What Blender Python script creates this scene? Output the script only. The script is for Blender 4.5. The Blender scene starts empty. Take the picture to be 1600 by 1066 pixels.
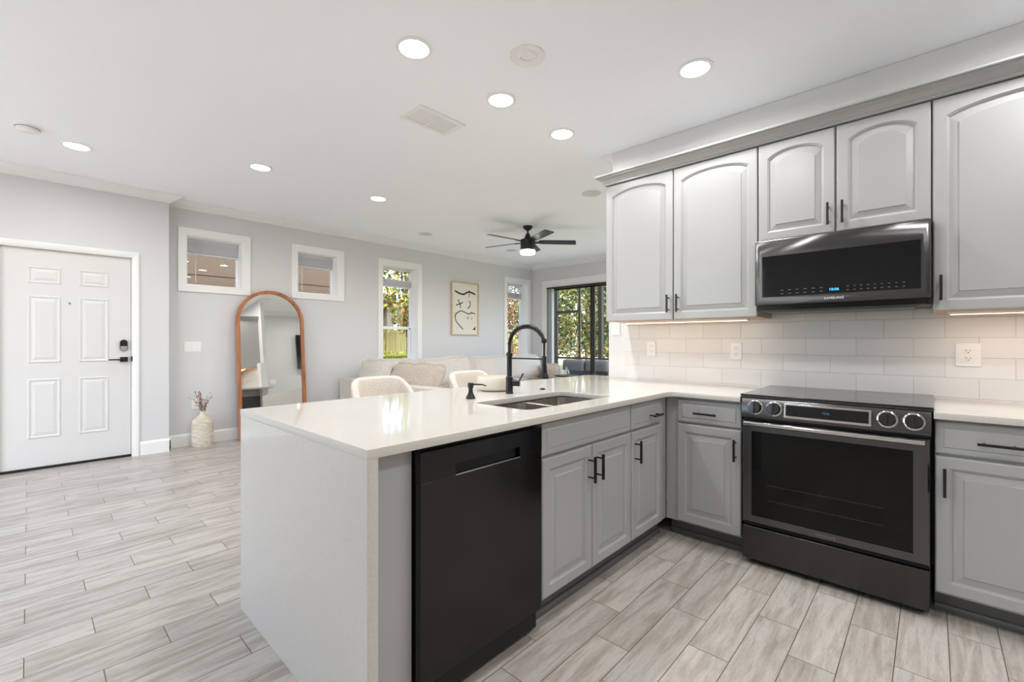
import bpy, bmesh, math, random
from mathutils import Vector, Matrix
PI = math.pi
random.seed(7)
S = bpy.context.scene
COL = S.collection

# ------------------------------------------------------------------ camera, world, exposure
CAM_Z = 1.2
cd = bpy.data.cameras.new('camera')
cam = bpy.data.objects.new('camera', cd); COL.objects.link(cam)
cd.sensor_width = 36.0; cd.lens = 36.0 * 703.0 / 1600.0
cd.clip_start = 0.05; cd.clip_end = 200
cam.location = (0, 0, CAM_Z)
cam.rotation_euler = (PI / 2, 0, math.radians(42.97) - PI / 2)
S.camera = cam
S.view_settings.view_transform = 'Standard'
S.view_settings.look = 'None'
S.view_settings.gamma = 1
S.view_settings.exposure = 0.13
S.view_settings.use_curve_mapping = False
S.cycles.use_denoising = True
S.cycles.max_bounces = 10
S.cycles.diffuse_bounces = 6
S.cycles.glossy_bounces = 6
S.cycles.transparent_max_bounces = 12
S.cycles.transmission_bounces = 6
S.cycles.caustics_reflective = False
S.cycles.caustics_refractive = False
S.cycles.sample_clamp_indirect = 6.0
try: S.cycles.light_sampling_threshold = 0.0
except Exception: pass

W = bpy.data.worlds.new('sky'); S.world = W; W.use_nodes = True
nt = W.node_tree; nt.nodes.clear()
wo = nt.nodes.new('ShaderNodeOutputWorld'); wb = nt.nodes.new('ShaderNodeBackground'); sk = nt.nodes.new('ShaderNodeTexSky')
sk.sky_type = 'NISHITA'; sk.sun_disc = False; sk.sun_elevation = math.radians(52); sk.sun_rotation = math.radians(200)
sk.altitude = 0; sk.dust_density = 2.0
wb.inputs['Strength'].default_value = 1.0
hs = nt.nodes.new('ShaderNodeHueSaturation'); hs.inputs['Saturation'].default_value = 1.0; nt.links.new(sk.outputs[0], hs.inputs['Color']); nt.links.new(hs.outputs[0], wb.inputs['Color']); nt.links.new(wb.outputs[0], wo.inputs['Surface'])
sl = bpy.data.lights.new('sun', 'SUN'); sl.energy = 4.5; sl.angle = 0.01; sl.color = (1, .95, .85)
sun = bpy.data.objects.new('sun', sl); COL.objects.link(sun)
sun.rotation_euler = Vector((0.35, 0.75, -1.0)).to_track_quat('-Z', 'Y').to_euler()
DOWNLIGHT_W = 8.6

# ------------------------------------------------------------------ materials
def lin(c):
    r = []
    for v in c[:3]:
        v /= 255.0
        r.append(v / 12.92 if v <= .04045 else ((v + .055) / 1.055) ** 2.4)
    return (*r, 1)
class M: pass
def pm(name, col, rough=.5, metal=0.0, spec=None, coat=0, bump=None, emit=None, estr=0, sheen=0):
    m = bpy.data.materials.new(name); m.use_nodes = True
    b = m.node_tree.nodes['Principled BSDF']
    b.inputs['Base Color'].default_value = lin(col)
    b.inputs['Roughness'].default_value = rough
    b.inputs['Metallic'].default_value = metal
    if spec is not None: b.inputs['Specular IOR Level'].default_value = spec
    if coat: b.inputs['Coat Weight'].default_value = coat; b.inputs['Coat Roughness'].default_value = .05
    if sheen: b.inputs['Sheen Weight'].default_value = sheen
    if emit: b.inputs['Emission Color'].default_value = lin(emit); b.inputs['Emission Strength'].default_value = estr
    if bump:
        sc, st = bump[:2]
        n = m.node_tree; tc = n.nodes.new('ShaderNodeTexCoord'); mp = n.nodes.new('ShaderNodeMapping')
        if len(bump) > 2: mp.inputs['Scale'].default_value = bump[2]
        no = n.nodes.new('ShaderNodeTexNoise'); no.inputs['Scale'].default_value = sc; no.inputs['Detail'].default_value = 3
        bp = n.nodes.new('ShaderNodeBump'); bp.inputs['Strength'].default_value = st; bp.inputs['Distance'].default_value = .005
        n.links.new(tc.outputs['Object'], mp.inputs[0]); n.links.new(mp.outputs[0], no.inputs[0])
        n.links.new(no.outputs[0], bp.inputs['Height']); n.links.new(bp.outputs[0], b.inputs['Normal'])
    return m
def noisecol(m, c1, c2, scale, stretch=(1, 1, 1), detail=4, lo=.35, hi=.65, coord='Object'):
    n = m.node_tree; b = n.nodes['Principled BSDF']
    tc = n.nodes.new('ShaderNodeTexCoord'); mp = n.nodes.new('ShaderNodeMapping'); mp.inputs['Scale'].default_value = stretch
    no = n.nodes.new('ShaderNodeTexNoise'); no.inputs['Scale'].default_value = scale; no.inputs['Detail'].default_value = detail
    cr = n.nodes.new('ShaderNodeValToRGB')
    cr.color_ramp.elements[0].position = lo; cr.color_ramp.elements[1].position = hi
    cr.color_ramp.elements[0].color = lin(c1); cr.color_ramp.elements[1].color = lin(c2)
    n.links.new(tc.outputs[coord], mp.inputs[0]); n.links.new(mp.outputs[0], no.inputs[0])
    n.links.new(no.outputs[0], cr.inputs[0]); n.links.new(cr.outputs[0], b.inputs['Base Color'])
    return m
def math_node(n, op, a, b=None, c=None):
    q = n.nodes.new('ShaderNodeMath'); q.operation = op
    for i, v in enumerate((a, b, c)):
        if v is None: continue
        if isinstance(v, (int, float)): q.inputs[i].default_value = v
        else: n.links.new(v, q.inputs[i])
    return q.outputs[0]
def mixcol(n, fac, a, b, mode='MIX'):
    q = n.nodes.new('ShaderNodeMix'); q.data_type = 'RGBA'; q.blend_type = mode
    for sock, v in ((q.inputs[0], fac), (q.inputs[6], a), (q.inputs[7], b)):
        if isinstance(v, (int, float)): sock.default_value = v
        elif isinstance(v, tuple): sock.default_value = v
        else: n.links.new(v, sock)
    return q.outputs[2]

M.wall = pm('greige_wall_paint', (214, 213, 213), .7, bump=(240, .05))
M.soffit = pm('white_wall_paint', (226, 225, 224), .7, bump=(240, .05))
M.ceil = pm('ceiling_paint', (248, 249, 252), .85, bump=(160, .12))
M.trim = pm('white_trim_paint', (238, 237, 235), .35)
M.door = pm('white_door_paint', (218, 216, 214), .4)
M.cab = pm('grey_cabinet_paint', (169, 168, 166), .27)
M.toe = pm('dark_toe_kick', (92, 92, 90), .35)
M.cabin = pm('maple_cabinet_underside', (214, 176, 138), .5)
M.black = pm('matte_black_metal', (15, 15, 16), .34, 0)
M.blackplastic = pm('black_plastic', (14, 14, 15), .35)
M.darkgap = pm('dark_recess', (10, 10, 11), .6)
M.blackglass = pm('black_glass', (9, 9, 10), .04)
M.ovenglass = pm('oven_window_glass', (6, 7, 6), .05, spec=.28)
M.bss = pm('black_stainless', (96, 94, 94), .22, .95)
M.bss2 = pm('black_stainless_drawer', (74, 72, 72), .24, .95)
M.dw = pm('dishwasher_black_stainless', (58, 56, 55), .16, .9)
M.dwtop = pm('dishwasher_control_band', (48, 48, 49), .12, .75)
M.chrome = pm('chrome', (205, 203, 200), .1, 1)
M.steel = pm('brushed_sink_steel', (204, 197, 190), .24, 1, bump=(90, .05, (1, 1, .05)))
M.cooktop = pm('ceramic_cooktop_glass', (52, 51, 51), .12, .35)
M.plate = pm('white_plastic_plate', (240, 238, 235), .3)
M.plateslot = pm('outlet_slot', (70, 66, 62), .5)
M.white_emit = pm('lit_lens', (255, 255, 255), .5, emit=(255, 250, 242), estr=9)
M.warm_emit = pm('under_cabinet_strip', (255, 230, 200), .5, emit=(255, 205, 160), estr=4)
M.fan_emit = pm('fan_light_glass', (255, 250, 240), .4, emit=(255, 240, 220), estr=7)
M.rack = pm('dim_oven_rack', (44, 44, 42), .4)
M.blue = pm('blue_display', (30, 110, 170), .5, emit=(70, 190, 255), estr=2.2)
M.bluedim = pm('dim_blue_display', (20, 60, 90), .5, emit=(40, 130, 190), estr=.6)
M.legend = pm('grey_control_legend', (120, 120, 120), .5)
M.logo = pm('silver_logo', (225, 225, 225), .4)
M.logodim = pm('dim_bronze_logo', (128, 118, 104), .4)
M.sofa = noisecol(pm('oatmeal_sofa_fabric', (204, 195, 185), .9, bump=(300, .25)), (196, 187, 178), (211, 204, 195), 60)
M.pillow = noisecol(pm('taupe_pillow_fabric', (196, 182, 168), .9, bump=(300, .3)), (180, 166, 152), (196, 183, 170), 50)
M.stool = noisecol(pm('cream_boucle_fabric', (216, 205, 192), .9, bump=(220, .3)), (212, 200, 186), (222, 212, 200), 90)
M.wood = noisecol(pm('walnut_mirror_wood', (170, 104, 62), .4), (150, 86, 48), (186, 118, 74), 6, (6, 6, .6))
M.oak = noisecol(pm('pale_oak_frame', (208, 180, 148), .5), (196, 166, 132), (216, 190, 160), 12, (4, 4, .8))
M.paper = pm('cream_art_paper', (226, 220, 210), .7)
M.ink = pm('black_ink', (34, 32, 31), .7)
M.mirror = pm('mirror_glass', (232, 232, 228), .0, 1)
M.vase = noisecol(pm('rough_cream_stone', (214, 205, 188), .85, bump=(60, .5, (1, 1, 4))), (196, 184, 162), (222, 214, 200), 14, (1, 1, 3))
M.dried = noisecol(pm('dried_brown_flower', (120, 76, 50), .9), (84, 48, 30), (150, 100, 68), 120)
for m_ in (M.bss, M.bss2, M.dw):
    n = m_.node_tree; b = n.nodes['Principled BSDF']; tg = n.nodes.new('ShaderNodeTangent'); tg.direction_type = 'RADIAL'; tg.axis = 'Z'
    b.inputs['Anisotropic'].default_value = .75; b.inputs['Anisotropic Rotation'].default_value = .25; n.links.new(tg.outputs[0], b.inputs['Tangent'])
M.bowl = pm('cream_ceramic', (226, 217, 204), .5)
M.blind = pm('white_blind_slat', (248, 248, 249), .45)
M.vinyl = pm('white_window_vinyl', (250, 250, 251), .35)
M.bronze = pm('dark_bronze_aluminium', (36, 30, 26), .5, .2)
M.vblind = pm('grey_vertical_blind', (196, 192, 186), .6)
M.tvscreen = pm('television_black', (10, 10, 11), .15)
M.stucco = noisecol(pm('shade_darkened_tan_stucco', (100, 82, 66), .9, bump=(60, .8)), (82, 68, 54), (96, 80, 64), 30)  # stucco colour darkened to stand in for shade on this wall
M.stucco_line = pm('dark_stucco_joint', (84, 70, 60), .8)
M.greybldg = pm('grey_post_paint', (110, 100, 94), .8)
M.fence = noisecol(pm('tan_vinyl_fence', (196, 180, 122), .7), (186, 168, 110), (206, 190, 134), 5, (6, 1, .3))
M.bark = noisecol(pm('bark', (92, 74, 58), .9), (70, 56, 44), (120, 98, 78), 20)
M.patiogrey = pm('grey_patio_cushion', (64, 65, 67), .85)
M.concrete = noisecol(pm('patio_concrete', (190, 184, 174), .9), (176, 170, 160), (204, 198, 188), 4)
M.grass = noisecol(pm('lawn', (120, 138, 66), .9), (92, 116, 46), (170, 176, 92), 9)
M.carpet = noisecol(pm('dry_ground', (196, 170, 120), .9), (176, 150, 100), (214, 188, 140), 3)
M.glassbottle = pm('clear_vase_glass', (235, 240, 240), .05)
M.glassbottle.node_tree.nodes['Principled BSDF'].inputs['Transmission Weight'].default_value = 1

def leafmat(name, cols):
    m = pm(name, cols[0], .6); n = m.node_tree; b = n.nodes['Principled BSDF']
    g = n.nodes.new('ShaderNodeNewGeometry'); cr = n.nodes.new('ShaderNodeValToRGB')
    cr.color_ramp.interpolation = 'CONSTANT'
    while len(cr.color_ramp.elements) < len(cols): cr.color_ramp.elements.new(.5)
    for i, c in enumerate(cols):
        cr.color_ramp.elements[i].position = i / len(cols); cr.color_ramp.elements[i].color = lin(c)
    n.links.new(g.outputs['Random Per Island'], cr.inputs[0]); n.links.new(cr.outputs[0], b.inputs['Base Color'])
    tr = n.nodes.new('ShaderNodeBsdfTranslucent'); mx = n.nodes.new('ShaderNodeMixShader'); mx.inputs[0].default_value = .4
    out = [x for x in n.nodes if x.type == 'OUTPUT_MATERIAL'][0]
    n.links.new(cr.outputs[0], tr.inputs[0]); n.links.new(b.outputs[0], mx.inputs[1]); n.links.new(tr.outputs[0], mx.inputs[2])
    n.links.new(mx.outputs[0], out.inputs[0])
    return m
M.leaf_green = leafmat('green_leaves', [(60, 80, 38), (96, 112, 50), (150, 150, 70), (34, 46, 26), (184, 172, 96), (44, 58, 30), (140, 112, 70)])
M.leaf_mag = leafmat('magnolia_leaves', [(116, 128, 40), (176, 172, 60), (206, 190, 90), (84, 96, 40), (190, 120, 60), (226, 214, 120)])
M.leaf_red = leafmat('red_tinged_leaves', [(96, 104, 48), (150, 66, 48), (70, 84, 40), (190, 110, 70), (150, 150, 80)])
M.leaf_hedge = leafmat('yellow_green_hedge', [(190, 188, 60), (214, 206, 84), (150, 156, 44), (104, 116, 36)])

def translucent(m, f):
    n = m.node_tree; b = n.nodes['Principled BSDF']; tr = n.nodes.new('ShaderNodeBsdfTranslucent'); tr.inputs[0].default_value = b.inputs['Base Color'].default_value
    mx = n.nodes.new('ShaderNodeMixShader'); mx.inputs[0].default_value = f; out = [x for x in n.nodes if x.type == 'OUTPUT_MATERIAL'][0]
    n.links.new(b.outputs[0], mx.inputs[1]); n.links.new(tr.outputs[0], mx.inputs[2]); n.links.new(mx.outputs[0], out.inputs[0])
translucent(M.blind, .5)
def glass_mat():
    m = bpy.data.materials.new('window_glass'); m.use_nodes = True; n = m.node_tree; n.nodes.clear()
    o = n.nodes.new('ShaderNodeOutputMaterial'); t = n.nodes.new('ShaderNodeBsdfTransparent'); g = n.nodes.new('ShaderNodeBsdfGlossy')
    g.inputs['Roughness'].default_value = .01; f0 = n.nodes.new('ShaderNodeFresnel'); f0.inputs[0].default_value = 1.5; gm = n.nodes.new('ShaderNodeNewGeometry')
    f = n.nodes.new('ShaderNodeMath'); f.operation = 'MULTIPLY'; iv = n.nodes.new('ShaderNodeMath'); iv.operation = 'SUBTRACT'; iv.inputs[0].default_value = 1
    n.links.new(gm.outputs['Backfacing'], iv.inputs[1]); n.links.new(f0.outputs[0], f.inputs[0]); n.links.new(iv.outputs[0], f.inputs[1])
    mx = n.nodes.new('ShaderNodeMixShader'); t.inputs[0].default_value = (.96, .97, .97, 1)
    n.links.new(f.outputs[0], mx.inputs[0]); n.links.new(t.outputs[0], mx.inputs[1]); n.links.new(g.outputs[0], mx.inputs[2])
    n.links.new(mx.outputs[0], o.inputs[0]); return m
M.glass = glass_mat()

def quartz_mat():
    m = pm('white_quartz', (232, 228, 222), .07); n = m.node_tree; b = n.nodes['Principled BSDF']
    tc = n.nodes.new('ShaderNodeTexCoord')
    sp = n.nodes.new('ShaderNodeTexNoise'); sp.inputs['Scale'].default_value = 420; sp.inputs['Detail'].default_value = 2
    n.links.new(tc.outputs['Object'], sp.inputs[0])
    cr = n.nodes.new('ShaderNodeValToRGB'); cr.color_ramp.elements[0].position = .3; cr.color_ramp.elements[1].position = .55
    cr.color_ramp.elements[0].color = lin((192, 185, 176)); cr.color_ramp.elements[1].color = lin((206, 201, 193))
    n.links.new(sp.outputs[0], cr.inputs[0])
    v = n.nodes.new('ShaderNodeTexNoise'); v.inputs['Scale'].default_value = 1.1; v.inputs['Detail'].default_value = 5; v.inputs['Distortion'].default_value = 1.2
    n.links.new(tc.outputs['Object'], v.inputs[0])
    a = math_node(n, 'SUBTRACT', v.outputs[0], .5); a = math_node(n, 'ABSOLUTE', a); a = math_node(n, 'LESS_THAN', a, .0035)
    a = math_node(n, 'MULTIPLY', a, .10)
    c = mixcol(n, a, cr.outputs[0], lin((196, 190, 184)))
    n.links.new(c, b.inputs['Base Color']); return m
M.quartz = quartz_mat()

def floor_mat():
    m = pm('wood_look_floor_tile', (200, 190, 180), .3); n = m.node_tree; b = n.nodes['Principled BSDF']
    tc = n.nodes.new('ShaderNodeTexCoord'); sx = n.nodes.new('ShaderNodeSeparateXYZ'); n.links.new(tc.outputs['Object'], sx.inputs[0])
    X, Y = sx.outputs[0], sx.outputs[1]
    L, Wd = .5973, .1508
    r = math_node(n, 'DIVIDE', math_node(n, 'SUBTRACT', Y, 2.2115), Wd)
    row = math_node(n, 'FLOOR', r); fr = math_node(n, 'FRACT', r)
    u = math_node(n, 'DIVIDE', math_node(n, 'SUBTRACT', math_node(n, 'SUBTRACT', X, .385), math_node(n, 'MULTIPLY', row, L / 3)), L)
    colm = math_node(n, 'FLOOR', u); fu = math_node(n, 'FRACT', u)
    # grout mask
    ey = math_node(n, 'MULTIPLY', math_node(n, 'MINIMUM', fr, math_node(n, 'SUBTRACT', 1, fr)), Wd)
    ex = math_node(n, 'MULTIPLY', math_node(n, 'MINIMUM', fu, math_node(n, 'SUBTRACT', 1, fu)), L)
    e = math_node(n, 'MINIMUM', ey, ex)
    g = math_node(n, 'LESS_THAN', e, .0016)
    cv = n.nodes.new('ShaderNodeCombineXYZ'); n.links.new(row, cv.inputs[0]); n.links.new(colm, cv.inputs[1])
    wn = n.nodes.new('ShaderNodeTexWhiteNoise'); wn.noise_dimensions = '3D'; n.links.new(cv.outputs[0], wn.inputs[0])
    # streaks along x, each plank shifted
    off = n.nodes.new('ShaderNodeVectorMath'); off.operation = 'MULTIPLY_ADD'
    n.links.new(wn.outputs['Color'], off.inputs[0]); off.inputs[1].default_value = (37, 41, 29); n.links.new(tc.outputs['Object'], off.inputs[2])
    def noise(scale, stretch, detail, dist=0):
        mp = n.nodes.new('ShaderNodeMapping'); mp.inputs['Scale'].default_value = stretch; n.links.new(off.outputs[0], mp.inputs[0])
        q = n.nodes.new('ShaderNodeTexNoise'); q.inputs['Scale'].default_value = scale; q.inputs['Detail'].default_value = detail
        q.inputs['Distortion'].default_value = dist; n.links.new(mp.outputs[0], q.inputs[0]); return q.outputs[0]
    n1 = noise(3.2, (1, 7, 1), 6, .6); n2 = noise(11, (.55, 9, 1), 5, .3); n3 = noise(70, (.5, 4, 1), 2)
    c1 = n.nodes.new('ShaderNodeValToRGB'); c1.color_ramp.elements[0].position = .34; c1.color_ramp.elements[1].position = .58
    c1.color_ramp.elements[0].color = lin((163, 153, 143)); c1.color_ramp.elements[1].color = lin((186, 180, 172)); n.links.new(n1, c1.inputs[0])
    s2 = n.nodes.new('ShaderNodeValToRGB'); s2.color_ramp.elements[0].position = .30; s2.color_ramp.elements[1].position = .46
    s2.color_ramp.elements[0].color = (.70, .68, .66, 1); s2.color_ramp.elements[1].color = (1, 1, 1, 1); n.links.new(n2, s2.inputs[0])
    c = mixcol(n, .55, c1.outputs[0], s2.outputs[0], 'MULTIPLY')
    s3 = n.nodes.new('ShaderNodeValToRGB'); s3.color_ramp.elements[0].position = .35; s3.color_ramp.elements[1].position = .6
    s3.color_ramp.elements[0].color = (.84, .84, .84, 1); s3.color_ramp.elements[1].color = (1.02, 1.02, 1.02, 1); n.links.new(n3, s3.inputs[0])
    c = mixcol(n, .6, c, s3.outputs[0], 'MULTIPLY')
    tone = math_node(n, 'MULTIPLY_ADD', wn.outputs['Value'], .14, .90)
    tv = n.nodes.new('ShaderNodeCombineColor'); [n.links.new(tone, tv.inputs[i]) for i in range(3)]
    c = mixcol(n, 1.0, c, tv.outputs[0], 'MULTIPLY')
    c = mixcol(n, g, c, lin((88, 74, 62)))
    n.links.new(c, b.inputs['Base Color'])
    rg = math_node(n, 'MULTIPLY_ADD', g, .4, .27); n.links.new(rg, b.inputs['Roughness'])
    bp = n.nodes.new('ShaderNodeBump'); bp.inputs['Strength'].default_value = .35; bp.inputs['Distance'].default_value = .002
    hh = math_node(n, 'MULTIPLY_ADD', n2, .25, math_node(n, 'SUBTRACT', 1, g)); n.links.new(hh, bp.inputs['Height'])
    n.links.new(bp.outputs[0], b.inputs['Normal'])
    return m
M.floor = floor_mat()

def tile_mat():
    m = pm('white_subway_tile', (222, 219, 215), .12); n = m.node_tree; b = n.nodes['Principled BSDF']
    tc = n.nodes.new('ShaderNodeTexCoord'); sx = n.nodes.new('ShaderNodeSeparateXYZ'); n.links.new(tc.outputs['Object'], sx.inputs[0])
    Y, Z = sx.outputs[1], sx.outputs[2]; H, L = .1045, .2495
    r = math_node(n, 'DIVIDE', math_node(n, 'SUBTRACT', Z, .904), H); row = math_node(n, 'FLOOR', r); fr = math_node(n, 'FRACT', r)
    par = math_node(n, 'MULTIPLY', math_node(n, 'MODULO', row, 2), .5)
    u = math_node(n, 'SUBTRACT', math_node(n, 'DIVIDE', math_node(n, 'SUBTRACT', Y, .0705), L), par); fu = math_node(n, 'FRACT', u); cc = math_node(n, 'FLOOR', u)
    e = math_node(n, 'MINIMUM', math_node(n, 'MULTIPLY', math_node(n, 'MINIMUM', fr, math_node(n, 'SUBTRACT', 1, fr)), H),
                  math_node(n, 'MULTIPLY', math_node(n, 'MINIMUM', fu, math_node(n, 'SUBTRACT', 1, fu)), L))
    g = math_node(n, 'LESS_THAN', e, .0011)
    cv = n.nodes.new('ShaderNodeCombineXYZ'); n.links.new(row, cv.inputs[0]); n.links.new(cc, cv.inputs[1])
    wn = n.nodes.new('ShaderNodeTexWhiteNoise'); n.links.new(cv.outputs[0], wn.inputs[0])
    c = mixcol(n, wn.outputs['Value'], lin((222, 220, 218)), lin((228, 226, 224)))
    c = mixcol(n, g, c, lin((186, 181, 176))); n.links.new(c, b.inputs['Base Color'])
    rr = math_node(n, 'MULTIPLY_ADD', g, .5, .12); n.links.new(rr, b.inputs['Roughness'])
    bp = n.nodes.new('ShaderNodeBump'); bp.inputs['Strength'].default_value = .4; bp.inputs['Distance'].default_value = .001
    ed = math_node(n, 'MINIMUM', math_node(n, 'DIVIDE', e, .004), 1); n.links.new(ed, bp.inputs['Height']); n.links.new(bp.outputs[0], b.inputs['Normal'])
    return m
M.tile = tile_mat()
def herring_mat():
    m = pm('dark_herringbone_tile', (60, 60, 62), .4); n = m.node_tree; b = n.nodes['Principled BSDF']
    tc = n.nodes.new('ShaderNodeTexCoord'); sx = n.nodes.new('ShaderNodeSeparateXYZ'); n.links.new(tc.outputs['Object'], sx.inputs[0])
    z = math_node(n, 'ABSOLUTE', math_node(n, 'SUBTRACT', math_node(n, 'FRACT', math_node(n, 'MULTIPLY', sx.outputs[0], 6)), .5))
    w = math_node(n, 'FRACT', math_node(n, 'MULTIPLY_ADD', sx.outputs[2], 22, math_node(n, 'MULTIPLY', z, 6)))
    g = math_node(n, 'LESS_THAN', w, .15)
    n.links.new(mixcol(n, g, lin((58, 58, 60)), lin((120, 120, 120))), b.inputs['Base Color']); return m
M.herring = herring_mat()

# ------------------------------------------------------------------ mesh helpers
class B:
    def __init__(s): s.bm = bmesh.new()
    def box(s, x0, x1, y0, y1, z0, z1):
        v = [s.bm.verts.new((x, y, z)) for x in (x0, x1) for y in (y0, y1) for z in (z0, z1)]
        for f in ((0, 1, 3, 2), (4, 6, 7, 5), (0, 4, 5, 1), (2, 3, 7, 6), (0, 2, 6, 4), (1, 5, 7, 3)):
            s.bm.faces.new([v[i] for i in f])
        return s
    def loops(s, loops, cap0=True, cap1=True, closed=True):
        vs = [[s.bm.verts.new(p) for p in lp] for lp in loops]
        n = len(vs[0])
        for a, b in zip(vs, vs[1:]):
            for i in range(n if closed else n - 1):
                j = (i + 1) % n
                try: s.bm.faces.new((a[i], a[j], b[j], b[i]))
                except ValueError: pass
        if cap0: s.bm.faces.new(vs[0][::-1])
        if cap1: s.bm.faces.new(vs[-1])
        return s
    def prism(s, poly, fn, d0, d1):
        return s.loops([[fn(p, d0) for p in poly], [fn(p, d1) for p in poly]])
    def tube(s, pts, r, n=12, cap=True):
        pts = [Vector(p) for p in pts]; rs = r if isinstance(r, (list, tuple)) else [r] * len(pts)
        loops = []; up = None
        for i, p in enumerate(pts):
            t = (pts[min(i + 1, len(pts) - 1)] - pts[max(i - 1, 0)]).normalized()
            if up is None:
                up = t.cross(Vector((0, 0, 1)));
                if up.length < .1: up = t.cross(Vector((1, 0, 0)))
            up = (up - t * up.dot(t)).normalized(); w = t.cross(up)
            loops.append([p + (up * math.cos(a) + w * math.sin(a)) * rs[i] for a in [2 * PI * k / n for k in range(n)]])
        return s.loops(loops, cap, cap)
    def lathe(s, prof, c=(0, 0, 0), n=32, sx=1, sy=1, axis='z'):
        loops = []
        for r, h in prof:
            lp = []
            for k in range(n):
                a = 2 * PI * k / n; x, y = r * math.cos(a) * sx, r * math.sin(a) * sy
                p = (x, y, h) if axis == 'z' else (x, -h, y)
                lp.append((c[0] + p[0], c[1] + p[1], c[2] + p[2]))
            loops.append(lp)
        return s.loops(loops)
    def build(s, name, mat, parent=None, bevel=0, smooth=False, loc=None, seg=2, sub=0):
        bm = s.bm
        bmesh.ops.remove_doubles(bm, verts=bm.verts, dist=1e-5)
        bmesh.ops.recalc_face_normals(bm, faces=bm.faces)
        me = bpy.data.meshes.new(name); bm.to_mesh(me); bm.free()
        o = bpy.data.objects.new(name, me); COL.objects.link(o); me.materials.append(mat)
        if parent: o.parent = parent
        if loc: o.location = loc
        if smooth:
            for p in me.polygons: p.use_smooth = True
            try: me.set_sharp_from_angle(angle=math.radians(38))
            except Exception: pass
        if bevel:
            b = o.modifiers.new('bevel', 'BEVEL'); b.width = bevel; b.segments = seg; b.limit_method = 'ANGLE'; b.angle_limit = math.radians(40)
            for p in me.polygons: p.use_smooth = True
            try: me.set_sharp_from_angle(angle=math.radians(50))
            except Exception: pass
            b.harden_normals = True
        if sub:
            u = o.modifiers.new('subdivision', 'SUBSURF'); u.levels = sub; u.render_levels = sub
            for p in me.polygons: p.use_smooth = True
        return o
def tag(o, label=None, cat=None, group=None, kind=None):
    if label: o['label'] = label
    if cat: o['category'] = cat
    if group: o['group'] = group
    if kind: o['kind'] = kind
    return o
def thing(name, label, cat, loc=(0, 0, 0), rz=0, group=None, rx=0):
    o = bpy.data.objects.new(name, None); COL.objects.link(o); o.empty_display_size = .1
    o.location = loc; o.rotation_euler = (rx, 0, rz)
    return tag(o, label, cat, group)
def struct(o, label=None): return tag(o, label, kind='structure')
def sroot(name, loc=(0, 0, 0), rz=0, label=None):
    o = bpy.data.objects.new(name, None); COL.objects.link(o); o.location = loc; o.rotation_euler = (0, 0, rz); o.empty_display_size = .1
    return tag(o, label, kind='structure')
def arcpts(cx, cy, r, a0, a1, n): return [(cx + r * math.cos(a0 + (a1 - a0) * i / n), cy + r * math.sin(a0 + (a1 - a0) * i / n)) for i in range(n + 1)]
def text(s, name, mat, parent, loc, size, rot=(PI / 2, 0, 0), extr=.0004, spacing=1.0, sx=1.0):
    cu = bpy.data.curves.new(name, 'FONT'); cu.body = s; cu.size = size; cu.extrude = extr; cu.align_x = 'CENTER'; cu.align_y = 'CENTER'; cu.space_character = spacing
    t = bpy.data.objects.new('tmp', cu); COL.objects.link(t); bpy.context.view_layer.update()
    me = bpy.data.meshes.new_from_object(t.evaluated_get(bpy.context.evaluated_depsgraph_get()))
    bpy.data.objects.remove(t); me.name = name; me.materials.clear(); me.materials.append(mat)
    o = bpy.data.objects.new(name, me); COL.objects.link(o); o.parent = parent; o.location = loc; o.rotation_euler = rot; o.scale = (sx, 1, 1)
    return o

# all furniture fronts are built facing local -y; range wall things are turned -90 degrees
RZ = -PI / 2
XW, YP, XBASE, XUP, ZT = 3.30, 1.155, 2.68, 2.97, .895

def panel_front(b, u0, u1, z0, z1, y=0.0, t=.019, fw=.057, arch=0.0, raised=True, N=14):
    """routed raised panel door; front face at local y, arch = rise of the cathedral top"""
    def loop(off, dy, a=None):
        L, R, Bt, T = u0 + off, u1 - off, z0 + off, z1 - off
        pts = [(L, y + dy, Bt), (R, y + dy, Bt)]
        for i in range(N + 1):
            f = i / N; x = R + (L - R) * f
            if a and arch: zz = T - arch + arch * (1 - (2 * f - 1) ** 2) ** .75 * 1.0
            else: zz = T
            pts.append((x, y + dy, zz))
        return pts
    k = fw * .7
    lps = [loop(0, t), loop(0, .006), loop(.003, .0015), loop(.007, 0), loop(fw - .010, 0, 1), loop(fw - .008, .0025, 1), loop(fw - .003, .005, 1), loop(fw, .0105, 1), loop(fw + .004, .0105, 1), loop(fw + .030, .0055, 1), loop(fw + .0335, .0010, 1)]
    b.loops(lps, True, True)
    return b
def slab_front(b, u0, u1, z0, z1, y=0.0, t=.019, fw=.028):
    def loop(off, dy): return [(u0 + off, y + dy, z0 + off), (u1 - off, y + dy, z0 + off), (u1 - off, y + dy, z1 - off), (u0 + off, y + dy, z1 - off)]
    b.loops([loop(0, t), loop(0, .008), loop(.003, .0045), loop(.007, .0035), loop(fw - .002, .0035), loop(fw + .0025, 0)])
    return b
def bar_pull(parent, x, z, L=.13, vert=True, y=0.0, name='handle', r=.0055, stand=.032):
    b = B()
    if vert:
        b.box(x - r, x + r, y - stand - 2 * r, y - stand, z - L / 2, z + L / 2)
        for s in (-1, 1): b.tube([(x, y, z + s * L * .33), (x, y - stand - .002, z + s * L * .33)], .0045, 8)
    else:
        b.box(x - L / 2, x + L / 2, y - stand - 2 * r, y - stand, z - r, z + r)
        for s in (-1, 1): b.tube([(x + s * L * .33, y, z), (x + s * L * .33, y - stand - .002, z)], .0045, 8)
    return b.build(name, M.black, parent, bevel=.0012)

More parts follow.
